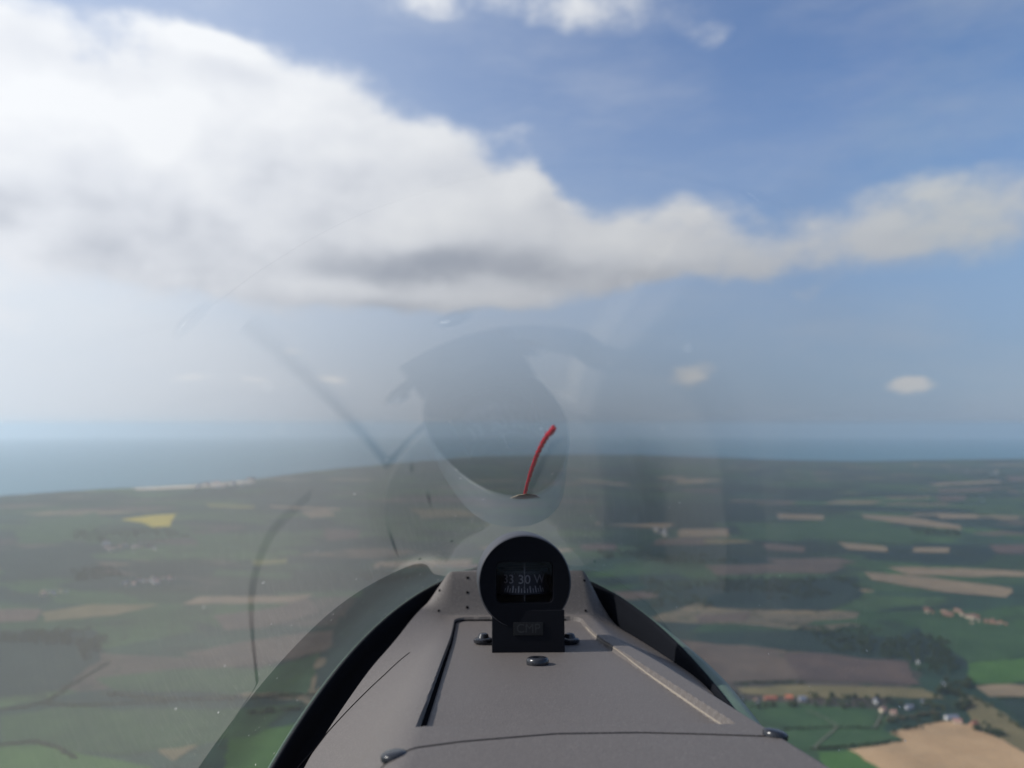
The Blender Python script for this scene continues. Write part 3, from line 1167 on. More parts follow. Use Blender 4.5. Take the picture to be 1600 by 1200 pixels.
    # wing feet, washers and screws either side
    for cx, cy in ((-0.0238, 0.611), (0.0400, 0.609)):
        zc = float(cowl_z(np.array([cx]), np.array([cy]))[0])
        mb = MB()
        o = np.array([cx, cy, zc])
        s = -1 if cx < 0 else 1
        w = [o + np.array([s * 0.006 * math.cos(a), 0, 0]) + pf * 0.0075 * math.sin(a) for a in np.linspace(-math.pi / 2, math.pi / 2, 10)]
        w = w + [o + np.array([-s * 0.012, 0, 0]) + pf * 0.0075, o + np.array([-s * 0.012, 0, 0]) - pf * 0.0075]
        mb.prism([W(q - PN * 0.0005) for q in w], WV(PN) * 0.002)
        foot = mb.out('foot', M['bracket'], root, bevel=0.0003)
        mb = MB()
        oo = o + np.array([s * 0.001, 0, 0])
        mb.lathe([(0.0072, 0.0010), (0.0075, 0.0018), (0.0074, 0.0034), (0.0064, 0.0042), (0.0046, 0.0046), (0.0040, 0.0060), (0.0034, 0.0074), (0.0020, 0.0080), (0.0003, 0.0079)], W(oo), WV(PN), 40)
        mb.out('screw', M['screw'], foot, True, angle=35)
    return root


def build_yarn():
    def on(u, v, off):
        d = ray(u, v)
        d = RF.T @ d
        o = RF.T @ (-np.array([X0, 0, 0]))
        p = solve(o, d[None])[0]
        return p
    px = [(820, 777), (823, 766), (828, 750), (834, 733), (840, 717), (848, 703), (856, 690), (862, 686), (866, 681)]
    pts = [on(u, v, 0) for u, v in px]
    e = 1e-4
    nr = []
    for p in pts:
        g = np.array([Fc(p + k) - Fc(p - k) for k in np.eye(3) * e])
        nr.append(g / np.linalg.norm(g))
    off = [0.0012, 0.0018, 0.0020, 0.0022, 0.0022, 0.0024, 0.0024, 0.0026, 0.003]
    root = thing('yaw_string', 'short red wool yaw string taped to the outside of the canopy above the compass', 'yaw string', tuple(W(pts[0])))
    c = [p + n * o for p, n, o in zip(pts, nr, off)]
    # resample and twist two plies
    c = np.array(c)
    s = np.linspace(0, len(c) - 1, 90)
    cc = np.stack([np.interp(s, np.arange(len(c)), c[:, k]) for k in range(3)], -1)
    for _ in range(6):
        cc[1:-1] = (cc[:-2] + cc[1:-1] * 2 + cc[2:]) / 4
    mb = MB()
    rng = random.Random(4)
    for ply in range(3):
        pts2, rr = [], []
        for i, p in enumerate(cc):
            t = cc[min(i + 1, 89)] - cc[max(i - 1, 0)]
            t /= np.linalg.norm(t)
            n = np.array([0, 0.2, 0.97])
            b = np.cross(t, n)
            n = np.cross(b, t)
            a = i * 0.42 + ply * 2.094
            pts2.append(W(p + (b * math.cos(a) + n * math.sin(a)) * 0.00052))
            rr.append(0.00058 * (0.9 + 0.2 * rng.random()) * (0.86 + 0.2 * i / 89))
        mb.tube(pts2, rr, 8)
    # stray fibres
    for k in range(70):
        i = rng.randrange(4, 88)
        p = cc[i]
        d = np.array([rng.uniform(-1, 1), rng.uniform(-1, 1), rng.uniform(-.3, 1)])
        d /= np.linalg.norm(d)
        mb.tube([W(p + d * 0.0008), W(p + d * 0.0020)], [0.00012, 0.00005], 4)
    mb.out('yarn', M['yarn'], root, True, angle=80)
    # tape: small diamond-shaped clear patch over the knot
    q = pts[0]
    n = nr[0]
    xr = np.array([1, 0, 0]) - n * n[0]
    xr /= np.linalg.norm(xr)
    yf = np.cross(n, xr)
    shp = [(-0.0088, 0.004), (-0.004, 0.0092), (0.001, 0.0110), (0.005, 0.0092), (0.0098, 0.0058), (0.006, -0.008), (0.001, -0.0112), (-0.004, -0.0086)]
    mb = MB()
    mb.prism([W(q + xr * x + yf * y + n * 0.0003) for x, y in shp], WV(n) * 0.0003)
    mb.out('tape', M['tape'], root)
    return root


build_cowl()
build_canopy()
build_compass()
build_yarn()


# ------------------------------------------------------------------ the country below
def gz(x, y):
    return -ALT - (x * x + y * y) / (2 * R_EARTH)


def G(u, v, off=0.0):
    d = ray(u, v)
    # solve  t*dz = -ALT - t^2*h2/(2R)
    h2 = d[0] ** 2 + d[1] ** 2
    A = h2 / (2 * R_EARTH)
    Bq = d[2]
    Cq = ALT
    disc = Bq * Bq - 4 * A * Cq
    t = (-Bq - math.sqrt(max(disc, 0))) / (2 * A)
    p = d * t
    p[2] = gz(p[0], p[1]) + off
    return p


COAST_PX = [(-400, 800), (-200, 788), (0, 775), (100, 768), (200, 762), (300, 757), (400, 748), (480, 738), (560, 729), (640, 722), (700, 717),
            (760, 713), (900, 710), (1000, 711), (1060, 713), (1100, 714), (1200, 718), (1300, 720), (1400, 720), (1500, 718), (1600, 717), (1800, 716), (2200, 716)]


def build_ground():
    # sea: the whole disc to beyond the horizon
    rr = np.concatenate([[0], np.geomspace(200, 95000, 90)])
    na = 360
    a = np.linspace(0, 2 * math.pi, na, endpoint=False)
    Rr, A = np.meshgrid(rr, a, indexing='ij')
    X, Y = Rr * np.sin(A), Rr * np.cos(A)
    V = np.stack([X, Y, gz(X, Y) - 6.0], -1).reshape(-1, 3)
    structure(add_mesh('sea', V, grid_faces(len(rr), na, True), M['sea'], None, True))
    # land: a polar sheet that ends at the coast
    ca, cr = [], []
    for u, v in COAST_PX:
        p = G(u, v)
        ca.append(math.atan2(p[0], p[1]))
        cr.append(math.hypot(p[0], p[1]))
    ca = np.array(ca)
    cr = np.array(cr)
    az = np.concatenate([np.linspace(-math.pi, -0.75, 140), np.linspace(-0.745, 0.745, 1500), np.linspace(0.75, math.pi, 140)])
    lim = np.interp(az, ca, cr)
    rough = np.array([mnoise.fractal((float(x) * 26, 3.3, 0), 0.8, 2.0, 5) for x in az])
    lim = lim * (1 + 0.012 * rough)
    back = np.clip((np.abs(az) - 0.85) / 0.5, 0, 1)
    lim = lim * (1 - back) + (9000 + 2500 * np.sin(az * 2 + 1)) * back
    t = np.concatenate([[0], np.geomspace(0.01, 1, 80)])
    Rr = t[:, None] * lim[None, :]
    X, Y = Rr * np.sin(az), Rr * np.cos(az)
    V = np.stack([X, Y, gz(X, Y)], -1).reshape(-1, 3)
    F = grid_faces(len(t), len(az))
    k = len(V)
    # low cliff down into the sea
    rim = np.arange(len(az)) + (len(t) - 1) * len(az)
    V = np.vstack([V, V[rim] + np.array([0, 0, -9.0])])
    q = np.stack([rim[:-1], rim[1:], k + np.arange(len(az) - 1) + 1, k + np.arange(len(az) - 1)], -1)
    F = np.vstack([F, q])
    structure(add_mesh('land', V, F, M['land'], None, True))


build_ground()

FIELD_N = [0]


def field(name, mat, px):
    """a field as its own sheet lying on the land, outline softened with small wobbles"""
    FIELD_N[0] += 1
    rng = random.Random(FIELD_N[0])
    pts = [G(u, v) for u, v in px]
    r = np.mean([math.hypot(p[0], p[1]) for p in pts])
    lift = 0.35 + r * 6e-5 + 0.008 * FIELD_N[0]
    out = []
    n = len(pts)
    for i in range(n):
        a, b = pts[i], pts[(i + 1) % n]
        L = np.linalg.norm((b - a)[:2])
        k = 16
        run = 0.0
        nrm = np.array([-(b - a)[1], (b - a)[0], 0]) / max(L, 1)
        for j in range(k):
            f = j / k
            run = run * 0.72 + L * 0.014 * rng.gauss(0, 1)
            w = max(-26, min(26, run)) * math.sin(math.pi * f) ** 0.5 if j else 0.0
            q = a + (b - a) * f + nrm * w
            q[2] = gz(q[0], q[1]) + lift
            out.append(q)
    c = np.mean(out, 0)
    o = add_mesh(name, out, [tuple(range(len(out)))], M[mat], None, False, loc=tuple(c))
    structure(o)
    return o


FIELDS = [
    # right, near to far
    ('sandy_field', 'f_sand', [(1390, 1146), (1475, 1127), (1515, 1133), (1600, 1176), (1720, 1230), (1720, 1260), (1400, 1250), (1325, 1172), (1412, 1158)]),
    ('wheat_field', 'f_green', [(1200, 1165), (1235, 1138), (1380, 1140), (1412, 1156), (1275, 1171), (1230, 1175)]),
    ('barley_field', 'f_bright', [(1278, 1176), (1330, 1174), (1392, 1215), (1330, 1240), (1290, 1220)]),
    ('wheat_field', 'f_green', [(1160, 1102), (1370, 1108), (1368, 1136), (1235, 1136), (1190, 1130)]),
    ('pasture', 'f_olive', [(1500, 1085), (1525, 1090), (1600, 1140), (1640, 1190), (1600, 1174), (1520, 1130)]),
    ('wheat_field', 'f_dark', [(1560, 1090), (1660, 1088), (1680, 1150), (1600, 1130)]),
    ('stubble_field', 'f_tan', [(1524, 1073), (1680, 1068), (1680, 1088), (1545, 1089)]),
    ('barley_field', 'f_bright', [(1512, 1036), (1680, 1020), (1680, 1066), (1520, 1070)]),
    ('ploughed_field', 'f_brown', [(1040, 1003), (1200, 1005), (1228, 1030), (1250, 1060), (1150, 1066), (1085, 1066)]),
    ('ploughed_field', 'f_purple', [(1222, 1020), (1300, 1022), (1420, 1034), (1424, 1058), (1440, 1070), (1252, 1062), (1230, 1032)]),
    ('ploughed_field', 'f_olive', [(1150, 1076), (1256, 1071), (1440, 1076), (1478, 1092), (1260, 1091), (1160, 1084)]),
    ('wheat_field', 'f_dark', [(960, 990), (1240, 985), (1500, 1000), (1510, 1034), (1430, 1036), (1225, 1016), (1060, 1000)]),
    ('wheat_field', 'f_green', [(1430, 965), (1680, 985), (1680, 1018), (1512, 1034), (1440, 990)]),
    ('ploughed_field', 'f_brown', [(1085, 961), (1172, 957), (1168, 970), (1090, 973)]),
    ('stubble_field', 'f_tan', [(1350, 894), (1460, 903), (1582, 920), (1575, 934), (1480, 926), (1362, 906)]),
    ('stubble_field', 'f_tan', [(1385, 886), (1500, 888), (1680, 896), (1680, 904), (1420, 899)]),
    ('ploughed_field', 'f_brown', [(1100, 884), (1300, 879), (1322, 886), (1290, 896), (1120, 899)]),
    ('ploughed_field', 'f_brown', [(1195, 874), (1310, 872), (1340, 880), (1230, 884)]),
    ('ploughed_field', 'f_brown', [(925, 925), (1028, 924), (1030, 934), (940, 940)]),
    ('pasture', 'f_dark', [(1130, 905), (1340, 902), (1350, 930), (1290, 955), (1120, 950), (1060, 930)]),
    ('stubble_field', 'f_tan', [(1064, 827), (1136, 826), (1140, 839), (1058, 840)]),
    ('ploughed_field', 'f_brown', [(1030, 842), (1120, 841), (1150, 846), (1100, 852), (1016, 852)]),
    ('stubble_field', 'f_olive', [(1100, 842), (1150, 843), (1182, 848), (1100, 851)]),
    ('stubble_field', 'f_tan', [(1212, 803), (1287, 805), (1286, 813), (1216, 811)]),
    ('stubble_field', 'f_tan', [(1345, 804), (1420, 808), (1500, 821), (1502, 828), (1420, 820), (1350, 810)]),
    ('stubble_field', 'f_tan', [(1460, 803), (1525, 804), (1530, 810), (1470, 811)]),
    ('stubble_field', 'f_tan', [(1308, 847), (1383, 854), (1388, 863), (1326, 859)]),
    ('stubble_field', 'f_tan', [(1425, 856), (1484, 856), (1482, 864), (1426, 863)]),
    ('ploughed_field', 'f_brown', [(1190, 849), (1258, 855), (1256, 864), (1196, 859)]),
    ('ploughed_field', 'f_purple', [(1545, 852), (1680, 850), (1680, 866), (1560, 866)]),
    ('ploughed_field', 'f_brown', [(1462, 764), (1550, 762), (1548, 768), (1468, 771)]),
    ('ploughed_field', 'f_brown', [(1462, 776), (1510, 775), (1506, 782), (1470, 783)]),
    ('ploughed_field', 'f_brown', [(1570, 744), (1660, 746), (1660, 753), (1575, 752)]),
    ('stubble_field', 'f_tan', [(1055, 750), (1102, 748), (1100, 755), (1060, 756)]),
    ('ploughed_field', 'f_brown', [(1270, 738), (1300, 737), (1298, 741), (1272, 742)]),
    ('pasture', 'f_dark', [(930, 790), (1180, 785), (1200, 815), (940, 820)]),
    ('wheat_field', 'f_green', [(1150, 820), (1300, 815), (1480, 830), (1420, 850), (1300, 843), (1160, 836)]),
    # left, near to far
    ('barley_field', 'f_bright', [(360, 1150), (470, 1130), (560, 1110), (520, 1240), (330, 1240)]),
    ('wheat_field', 'f_green', [(0, 1120), (110, 1105), (330, 1110), (470, 1100), (400, 1150), (200, 1180), (0, 1170)]),
    ('stubble_field', 'f_olive', [(240, 1170), (325, 1136), (320, 1158), (270, 1190)]),
    ('barley_field', 'f_bright', [(-100, 1175), (60, 1165), (130, 1180), (240, 1200), (200, 1250), (-100, 1250)]),
    ('ploughed_field', 'f_brown', [(285, 1022), (400, 1000), (530, 984), (548, 1008), (440, 1034), (350, 1044)]),
    ('ploughed_field', 'f_brown', [(335, 962), (430, 950), (480, 935), (500, 958), (410, 982), (350, 985)]),
    ('wheat_field', 'f_dark', [(-60, 985), (150, 985), (160, 1030), (90, 1080), (-60, 1100)]),
    ('wheat_field', 'f_green', [(150, 1060), (280, 1046), (420, 1046), (500, 1020), (480, 1085), (180, 1080)]),
    ('wheat_field', 'f_dark', [(520, 990), (600, 900), (700, 890), (640, 950), (560, 1040), (490, 1080)]),
    ('ploughed_field', 'f_brown', [(-60, 957), (30, 951), (66, 952), (58, 970), (-60, 978)]),
    ('wheat_field', 'f_olive', [(62, 958), (140, 945), (250, 945), (180, 962), (70, 972)]),
    ('stubble_field', 'f_brown', [(505, 826), (562, 829), (560, 841), (512, 846)]),
    ('stubble_field', 'f_tan', [(470, 800), (510, 796), (525, 806), (485, 810)]),
    ('rapeseed_field', 'f_yellow', [(188, 812), (232, 806), (276, 803), (266, 823), (240, 824), (222, 817)]),
    ('rapeseed_field', 'f_lime', [(318, 786), (345, 788), (398, 790), (396, 795), (330, 793)]),
    ('rapeseed_field', 'f_lime', [(392, 876), (450, 873), (448, 880), (398, 884)]),
    ('pasture', 'f_green', [(20, 830), (150, 800), (180, 815), (90, 850), (30, 850)]),
    ('pasture', 'f_green', [(300, 840), (450, 830), (500, 850), (330, 868)]),
    ('pasture', 'f_olive', [(640, 796), (720, 796), (760, 806), (660, 810)]),
    ('pasture', 'f_dark', [(0, 860), (140, 850), (150, 900), (0, 910)]),
    # shore
    ('beach', 'beach', [(206, 763), (300, 758), (352, 754), (396, 750), (398, 754), (350, 759), (290, 763), (215, 766)]),
]
_r = random.Random(99)
for k in range(90):
    v0 = 722 + 250 * _r.random() ** 1.5
    u0 = _r.uniform(-40, 1640)
    sc_ = (v0 - 690) / 100.0
    w_, h_, sk = _r.uniform(40, 130) * (0.5 + 0.5 * sc_), _r.uniform(2.2, 5.0) * (0.35 + sc_), _r.uniform(-.06, .10)
    sh = _r.uniform(-.3, .3) * w_
    lim = np.interp(u0, [p[0] for p in COAST_PX], [p[1] for p in COAST_PX])
    if v0 - h_ < lim + 4:
        continue
    kind = _r.choice(['f_tan', 'f_purple', 'f_dark', 'f_dark', 'f_dark', 'f_green', 'f_green', 'f_dark', 'f_green', 'f_green', 'f_dark'])
    name_ = {'f_tan': 'stubble_field', 'f_brown': 'ploughed_field', 'f_purple': 'ploughed_field', 'f_olive': 'pasture'}.get(kind, 'wheat_field')
    field(name_, kind, [(u0 - w_ / 2, v0 - h_ / 2 - sk * w_ / 2), (u0 + w_ / 2, v0 - h_ / 2 + sk * w_ / 2), (u0 + w_ / 2 + sh, v0 + h_ / 2 + sk * w_ / 2), (u0 - w_ / 2 + sh, v0 + h_ / 2 - sk * w_ / 2)])
for nm, mt, px in FIELDS:
    field(nm, mt, px)


def lane(px, w):
    pts = [G(u, v) for u, v in px]
    L, Rr = [], []
    for i, p in enumerate(pts):
        d = pts[min(i + 1, len(pts) - 1)] - pts[max(i - 1, 0)]
        n = np.array([-d[1], d[0], 0])
        n /= np.linalg.norm(n)
        for lst, s in ((L, 1), (Rr, -1)):
            q = p + n * s * w / 2
            q[2] = gz(q[0], q[1]) + 3.0
            lst.append(q)
    V = L + Rr
    n = len(L)
    structure(add_mesh('lane', V, [(i, n + i, n + i + 1, i + 1) for i in range(n - 1)], M['road'], None, loc=tuple(pts[0])))


lane([(1270, 1172), (1288, 1155), (1304, 1142), (1308, 1136), (1290, 1124), (1262, 1112)], 3.2)
lane([(1366, 1140), (1376, 1120), (1384, 1108)], 3.2)


# ------------------------------------------------------------------ trees, hedges, woods
def crown_geo(rng, h, wdt, n, leaf):
    """leaf clumps spread through a lobed volume; base at z = 0.12 h"""
    vs, fs = [], []
    lobes = [(rng.uniform(-.5, .5) * wdt * .55, rng.uniform(-.5, .5) * wdt * .55, h * rng.uniform(.38, .8), rng.uniform(.2, .36) * wdt) for _ in range(7)]
    lobes.append((0, 0, h * .55, wdt * .36))
    for k in range(n):
        lx, ly, lz, lr = rng.choice(lobes)
        d = Vector((rng.gauss(0, 1), rng.gauss(0, 1), rng.gauss(0, 1))).normalized()
        r = lr * (rng.uniform(0.35, 1.0) ** 0.5) * rng.uniform(.8, 1.15)
        c = Vector((lx, ly, lz)) + Vector((d.x * r, d.y * r, d.z * r * 1.0))
        c.z = max(c.z, h * .1)
        s = leaf * rng.uniform(.6, 1.3)
        nrm = (d + Vector((rng.uniform(-.8, .8), rng.uniform(-.8, .8), rng.uniform(-.4, .9)))).normalized()
        e1 = nrm.orthogonal().normalized()
        e2 = nrm.cross(e1)
        a0 = rng.uniform(0, 6.28)
        b = len(vs)
        for j in range(5):
            a = a0 + j * 1.2566
            q = s * rng.uniform(.6, 1.1)
            vs.append(c + e1 * math.cos(a) * q + e2 * math.sin(a) * q)
        fs.append((b, b + 1, b + 2, b + 3, b + 4))
    return vs, fs


def trunk_geo(rng, h, r):
    mb = MB()
    mb.tube([(0, 0, -1.0), (0.1, 0, h * .2), (0.2, 0.1, h * .42), (0.1, 0.1, h * .62)], [r, r * .8, r * .55, r * .2], 7)
    for k in range(4):
        a = k * 1.6 + rng.uniform(0, .6)
        z = h * rng.uniform(.22, .42)
        mb.tube([(0.1, 0, z), (math.cos(a) * h * .12, math.sin(a) * h * .12, z + h * .14), (math.cos(a) * h * .2, math.sin(a) * h * .2, z + h * .27)], [r * .4, r * .25, r * .1], 5)
    return mb.v, mb.f


PROTO = {}


def tree_proto(kind):
    """kind: (height, width, leaf material, seed) -> meshes"""
    if kind not in PROTO:
        h, w, mt, seed = kind
        rng = random.Random(seed)
        cv, cf = crown_geo(rng, h, w, 420, w * .075)
        tv, tf = trunk_geo(rng, h, h * .03)
        c = add_mesh('crown', cv, cf, M[mt])
        t = add_mesh('trunk', tv, tf, M['bark'])
        mc, mt2 = c.data, t.data
        bpy.data.objects.remove(c)
        bpy.data.objects.remove(t)
        PROTO[kind] = (mc, mt2)
    return PROTO[kind]


def tree(p, kind, label, group, scale=1.0, rz=0.0, name='tree'):
    o = thing(name, label, 'tree', tuple(p), group, rz)
    o.scale = (scale, scale, scale)
    for nm, me in zip(('crown', 'trunk'), tree_proto(kind)):
        c = bpy.data.objects.new(nm, me)
        COL.objects.link(c)
        c.parent = o
    return o


def hedge(px, h, w, mat, label, seed, dens=1.0, name='hedge'):
    rng = random.Random(seed)
    pts = [G(u, v) for u, v in px]
    vs, fs = [], []
    o0 = pts[0].copy()
    for a, b in zip(pts[:-1], pts[1:]):
        L = np.linalg.norm(b - a)
        n = int(L / w * 16 * dens)
        for k in range(n):
            c = a + (b - a) * rng.random()
            hh = h * (0.55 + 0.45 * (0.5 + 0.5 * mnoise.noise(Vector((c[0] / 14, c[1] / 14, seed)))))
            c = Vector((c[0] + rng.gauss(0, .3) * w, c[1] + rng.gauss(0, .3) * w, 0))
            c.z = gz(c.x, c.y) + rng.random() ** .7 * hh
            s = rng.uniform(.35, .8) * w * .42
            nrm = Vector((rng.gauss(0, 1), rng.gauss(0, 1), rng.gauss(0.7, 1))).normalized()
            e1 = nrm.orthogonal().normalized()
            e2 = nrm.cross(e1)
            bq = len(vs)
            for j in range(5):
                an = j * 1.2566
                vs.append(c + (e1 * math.cos(an) + e2 * math.sin(an)) * s * rng.uniform(.7, 1.1))
            fs.append(tuple(range(bq, bq + 5)))
    o = add_mesh(name, [tuple(v) for v in vs], fs, M[mat], None, False, loc=tuple(o0))
    o['label'] = label
    o['category'] = 'hedge'
    return o


def wood(px, n, mat, seed, h=12.0, name='wood'):
    """a far wood that reads as one mass: many crowns in one object"""
    rng = random.Random(seed)
    pts = [G(u, v)[:2] for u, v in px]
    xs = [p[0] for p in pts]
    ys = [p[1] for p in pts]
    def inside(x, y):
        c = False
        for i in range(len(pts)):
            x1, y1 = pts[i]
            x2, y2 = pts[i - 1]
            if (y1 > y) != (y2 > y) and x < (x2 - x1) * (y - y1) / (y2 - y1) + x1:
                c = not c
        return c
    vs, fs = [], []
    o0 = None
    k = 0
    tries = 0
    while k < n and tries < n * 60:
        tries += 1
        x, y = rng.uniform(min(xs), max(xs)), rng.uniform(min(ys), max(ys))
        if not inside(x, y):
            continue
        if mnoise.noise(Vector((x / 160, y / 160, seed))) < -0.22:
            continue
        k += 1
        if o0 is None:
            o0 = np.array([x, y, gz(x, y)])
        s = rng.uniform(.7, 1.25)
        cv, cf = crown_geo(rng, h * s, h * s * .95, 34, h * s * .17)
        b = len(vs)
        z = gz(x, y)
        vs += [(v.x + x, v.y + y, v.z + z) for v in cv]
        fs += [tuple(i + b for i in f) for f in cf]
    if not vs:
        return None
    o = add_mesh(name, vs, fs, M[mat], None, False, loc=tuple(o0))
    o['kind'] = 'stuff'
    o['label'] = 'far dark wood'
    del o['label']
    return o


def scatter_trees(px, n, kinds, label, group, seed, smin=.75, smax=1.25):
    rng = random.Random(seed)
    for k in range(n):
        f = rng.random() * (len(px) - 1)
        i = int(f)
        f -= i
        u = px[i][0] + (px[i + 1][0] - px[i][0]) * f + rng.gauss(0, 3)
        v = px[i][1] + (px[i + 1][1] - px[i][1]) * f + rng.gauss(0, 2.2)
        p = G(u, v)
        tree(p, rng.choice(kinds), label, group, rng.uniform(smin, smax), rng.uniform(0, 6.28))


KA = [(12.0, 11.0, 'leaf_a', 11), (14.0, 12.0, 'leaf_a', 12)]
KB = [(9.0, 9.5, 'leaf_b', 21), (10.5, 10.0, 'leaf_b', 22), (8.0, 8.0, 'leaf_b', 23)]
KC = [(8.5, 9.0, 'leaf_c', 31), (7.5, 8.5, 'leaf_c', 32)]

scatter_trees([(1150, 1101), (1215, 1104), (1290, 1103), (1352, 1104)], 30, KB + KA[:1],
              'green tree behind the gardens of the house row, edge of the ploughed land', 'trees along the house row', 1)
scatter_trees([(1270, 1088), (1320, 1092), (1365, 1096), (1440, 1104), (1480, 1108)], 30, KB + KA,
              'tree standing among the scattered houses at the middle of the village', 'trees among the scattered houses', 2)
scatter_trees([(1378, 1130), (1415, 1124), (1452, 1118), (1474, 1116)], 34, KC + KB[:1],
              'brownish bushy tree in the rough belt left of the farm', 'brownish bushes left of the farm', 3, .7, 1.15)
scatter_trees([(1390, 1145), (1420, 1138), (1455, 1130), (1482, 1126)], 18, KA,
              'dark tree in the belt that borders the sandy field', 'dark trees bordering the sandy field', 4, .5, .8)
scatter_trees([(1462, 1092), (1478, 1080), (1500, 1086), (1512, 1104), (1498, 1112)], 32, KA + KB[:1],
              'tall dark tree in the clump behind the farm with the red roofs', 'dark clump behind the farm', 5, .9, 1.5)
scatter_trees([(1470, 1072), (1508, 1068), (1516, 1076)], 12, KA,
              'dark tree beside the near end of the bright green field', 'dark trees by the bright green field', 6, .9, 1.4)
scatter_trees([(1520, 1138), (1550, 1146), (1565, 1150), (1530, 1128)], 18, KA + KB,
              'dark tree on the slope right of the farm', 'trees right of the farm', 7, .7, 1.1)
scatter_trees([(1515, 1088), (1540, 1104), (1580, 1128), (1610, 1145)], 22, KB,
              'mid green tree on the rough pasture at the lower right', 'trees on the rough pasture', 8, .5, .9)
scatter_trees([(1118, 1070), (1135, 1082), (1140, 1092)], 12, KA + KB,
              'green tree just beside the right edge of the glare shield', 'trees beside the glare shield edge', 9, .8, 1.3)

hedge([(1268, 1172), (1340, 1166), (1412, 1158)], 4.5, 8, 'leaf_a', 'dark hedge between the sandy field and the green field', 41)
hedge([(1225, 1141), (1300, 1137), (1372, 1139)], 4, 7, 'leaf_a', 'thin dark hedge across the green fields below the house row', 42)
hedge([(1147, 1068), (1200, 1067), (1256, 1068)], 5, 9, 'leaf_a', 'straight dark hedge between the two brown ploughed fields', 43)
hedge([(-20, 1112), (40, 1106), (75, 1096), (120, 1066), (170, 1036)], 5, 9, 'leaf_a', 'long dark hedge climbing from the left edge over the green fields', 44)
hedge([(165, 1085), (260, 1094), (370, 1092), (490, 1086)], 6, 14, 'leaf_a', 'dark hedge running level to the canopy rim at the lower left', 45)
hedge([(60, 1100), (120, 1104), (200, 1100), (260, 1098)], 5, 9, 'leaf_a', 'short dark hedge joining the long hedges at the lower left', 46)
hedge([(390, 1116), (450, 1110), (510, 1104)], 8, 18, 'leaf_a', 'thick dark hedge above the bright field by the left canopy rim', 47)
hedge([(-10, 1166), (55, 1160), (90, 1170), (118, 1186)], 5, 9, 'leaf_a', 'bent dark hedge in the bottom left corner', 48)
hedge([(1560, 1092), (1600, 1091), (1660, 1089)], 4, 7, 'leaf_a', 'dark hedge under the pale stubble strip at the right edge', 49)

WOODS = [
    ([(1120, 905), (1340, 905), (1345, 922), (1240, 940), (1130, 930)], 330, 'leaf_a', 60),
    ([(1240, 985), (1330, 980), (1480, 1000), (1500, 1060), (1430, 1050), (1425, 1034), (1300, 1018)], 260, 'leaf_a', 61),
    ([(1420, 826), (1500, 830), (1500, 838), (1430, 836)], 120, 'leaf_a', 62),
    ([(930, 860), (1060, 866), (1180, 872), (1190, 880), (1000, 880), (940, 872)], 220, 'leaf_a', 63),
    ([(1000, 905), (1120, 912), (1120, 948), (1020, 950)], 180, 'leaf_a', 64),
    ([(130, 1040), (160, 1015), (170, 985), (0, 990), (0, 1005), (120, 1010)], 200, 'leaf_a', 65),
    ([(110, 830), (250, 826), (300, 838), (260, 846), (120, 846)], 220, 'leaf_a', 66),
    ([(300, 764), (480, 756), (480, 772), (330, 778)], 200, 'leaf_a', 67),
    ([(110, 892), (170, 885), (200, 900), (120, 908)], 130, 'leaf_a', 68),
    ([(560, 890), (700, 882), (690, 905), (600, 915), (560, 908)], 160, 'leaf_a', 69),
]
for px, n, mt, sd in WOODS:
    wood(px, n, mt, sd, 13.0)


# ------------------------------------------------------------------ houses
def house_meshes(L, Wd, hw, hr, wall, roof, chim):
    key = (L, Wd, hw, hr, wall, roof, chim)
    if key in PROTO:
        return PROTO[key]
    x, y = L / 2, Wd / 2
    mb = MB()
    mb.add([(-x, -y, -1), (x, -y, -1), (x, y, -1), (-x, y, -1), (-x, -y, hw), (x, -y, hw), (x, y, hw), (-x, y, hw), (-x, 0, hw + hr), (x, 0, hw + hr)],
           [(0, 1, 5, 4), (2, 3, 7, 6), (1, 2, 6, 9, 5), (3, 0, 4, 8, 7)])
    res = [('wall', mb, wall)]
    e = 0.5
    k = hr / y
    mb = MB()
    for s in (-1, 1):
        a = [(-x - e, s * (y + e), hw - e * k + .05), (x + e, s * (y + e), hw - e * k + .05), (x + e, 0, hw + hr + .05), (-x - e, 0, hw + hr + .05)]
        mb.prism(a if s < 0 else a[::-1], (0, 0, .3))
    res.append(('roof', mb, roof))
    if chim:
        mb = MB()
        cx = x * .7
        mb.prism([(cx - .5, -.4, hw + hr * .5), (cx + .5, -.4, hw + hr * .5), (cx + .5, .4, hw + hr * .5), (cx - .5, .4, hw + hr * .5)], (0, 0, hr * .5 + 1.5))
        res.append(('chimney', mb, 'w_brick'))
    out = []
    for nm, b, mt in res:
        o = add_mesh(nm, b.v, b.f, M[mt])
        out.append((nm, o.data))
        bpy.data.objects.remove(o)
    PROTO[key] = out
    return out


def house(u, v, rz, size, wall, roof, label, group=None, name='house', chim=True, scale=1.0):
    L, Wd, hw, hr = size
    p = G(u, v)
    o = thing(name, label, 'house', tuple(p), group, rz)
    o.scale = (scale,) * 3
    for nm, me in house_meshes(L, Wd, hw, hr, wall, roof, chim):
        c = bpy.data.objects.new(nm, me)
        COL.objects.link(c)
        c.parent = o
    return o


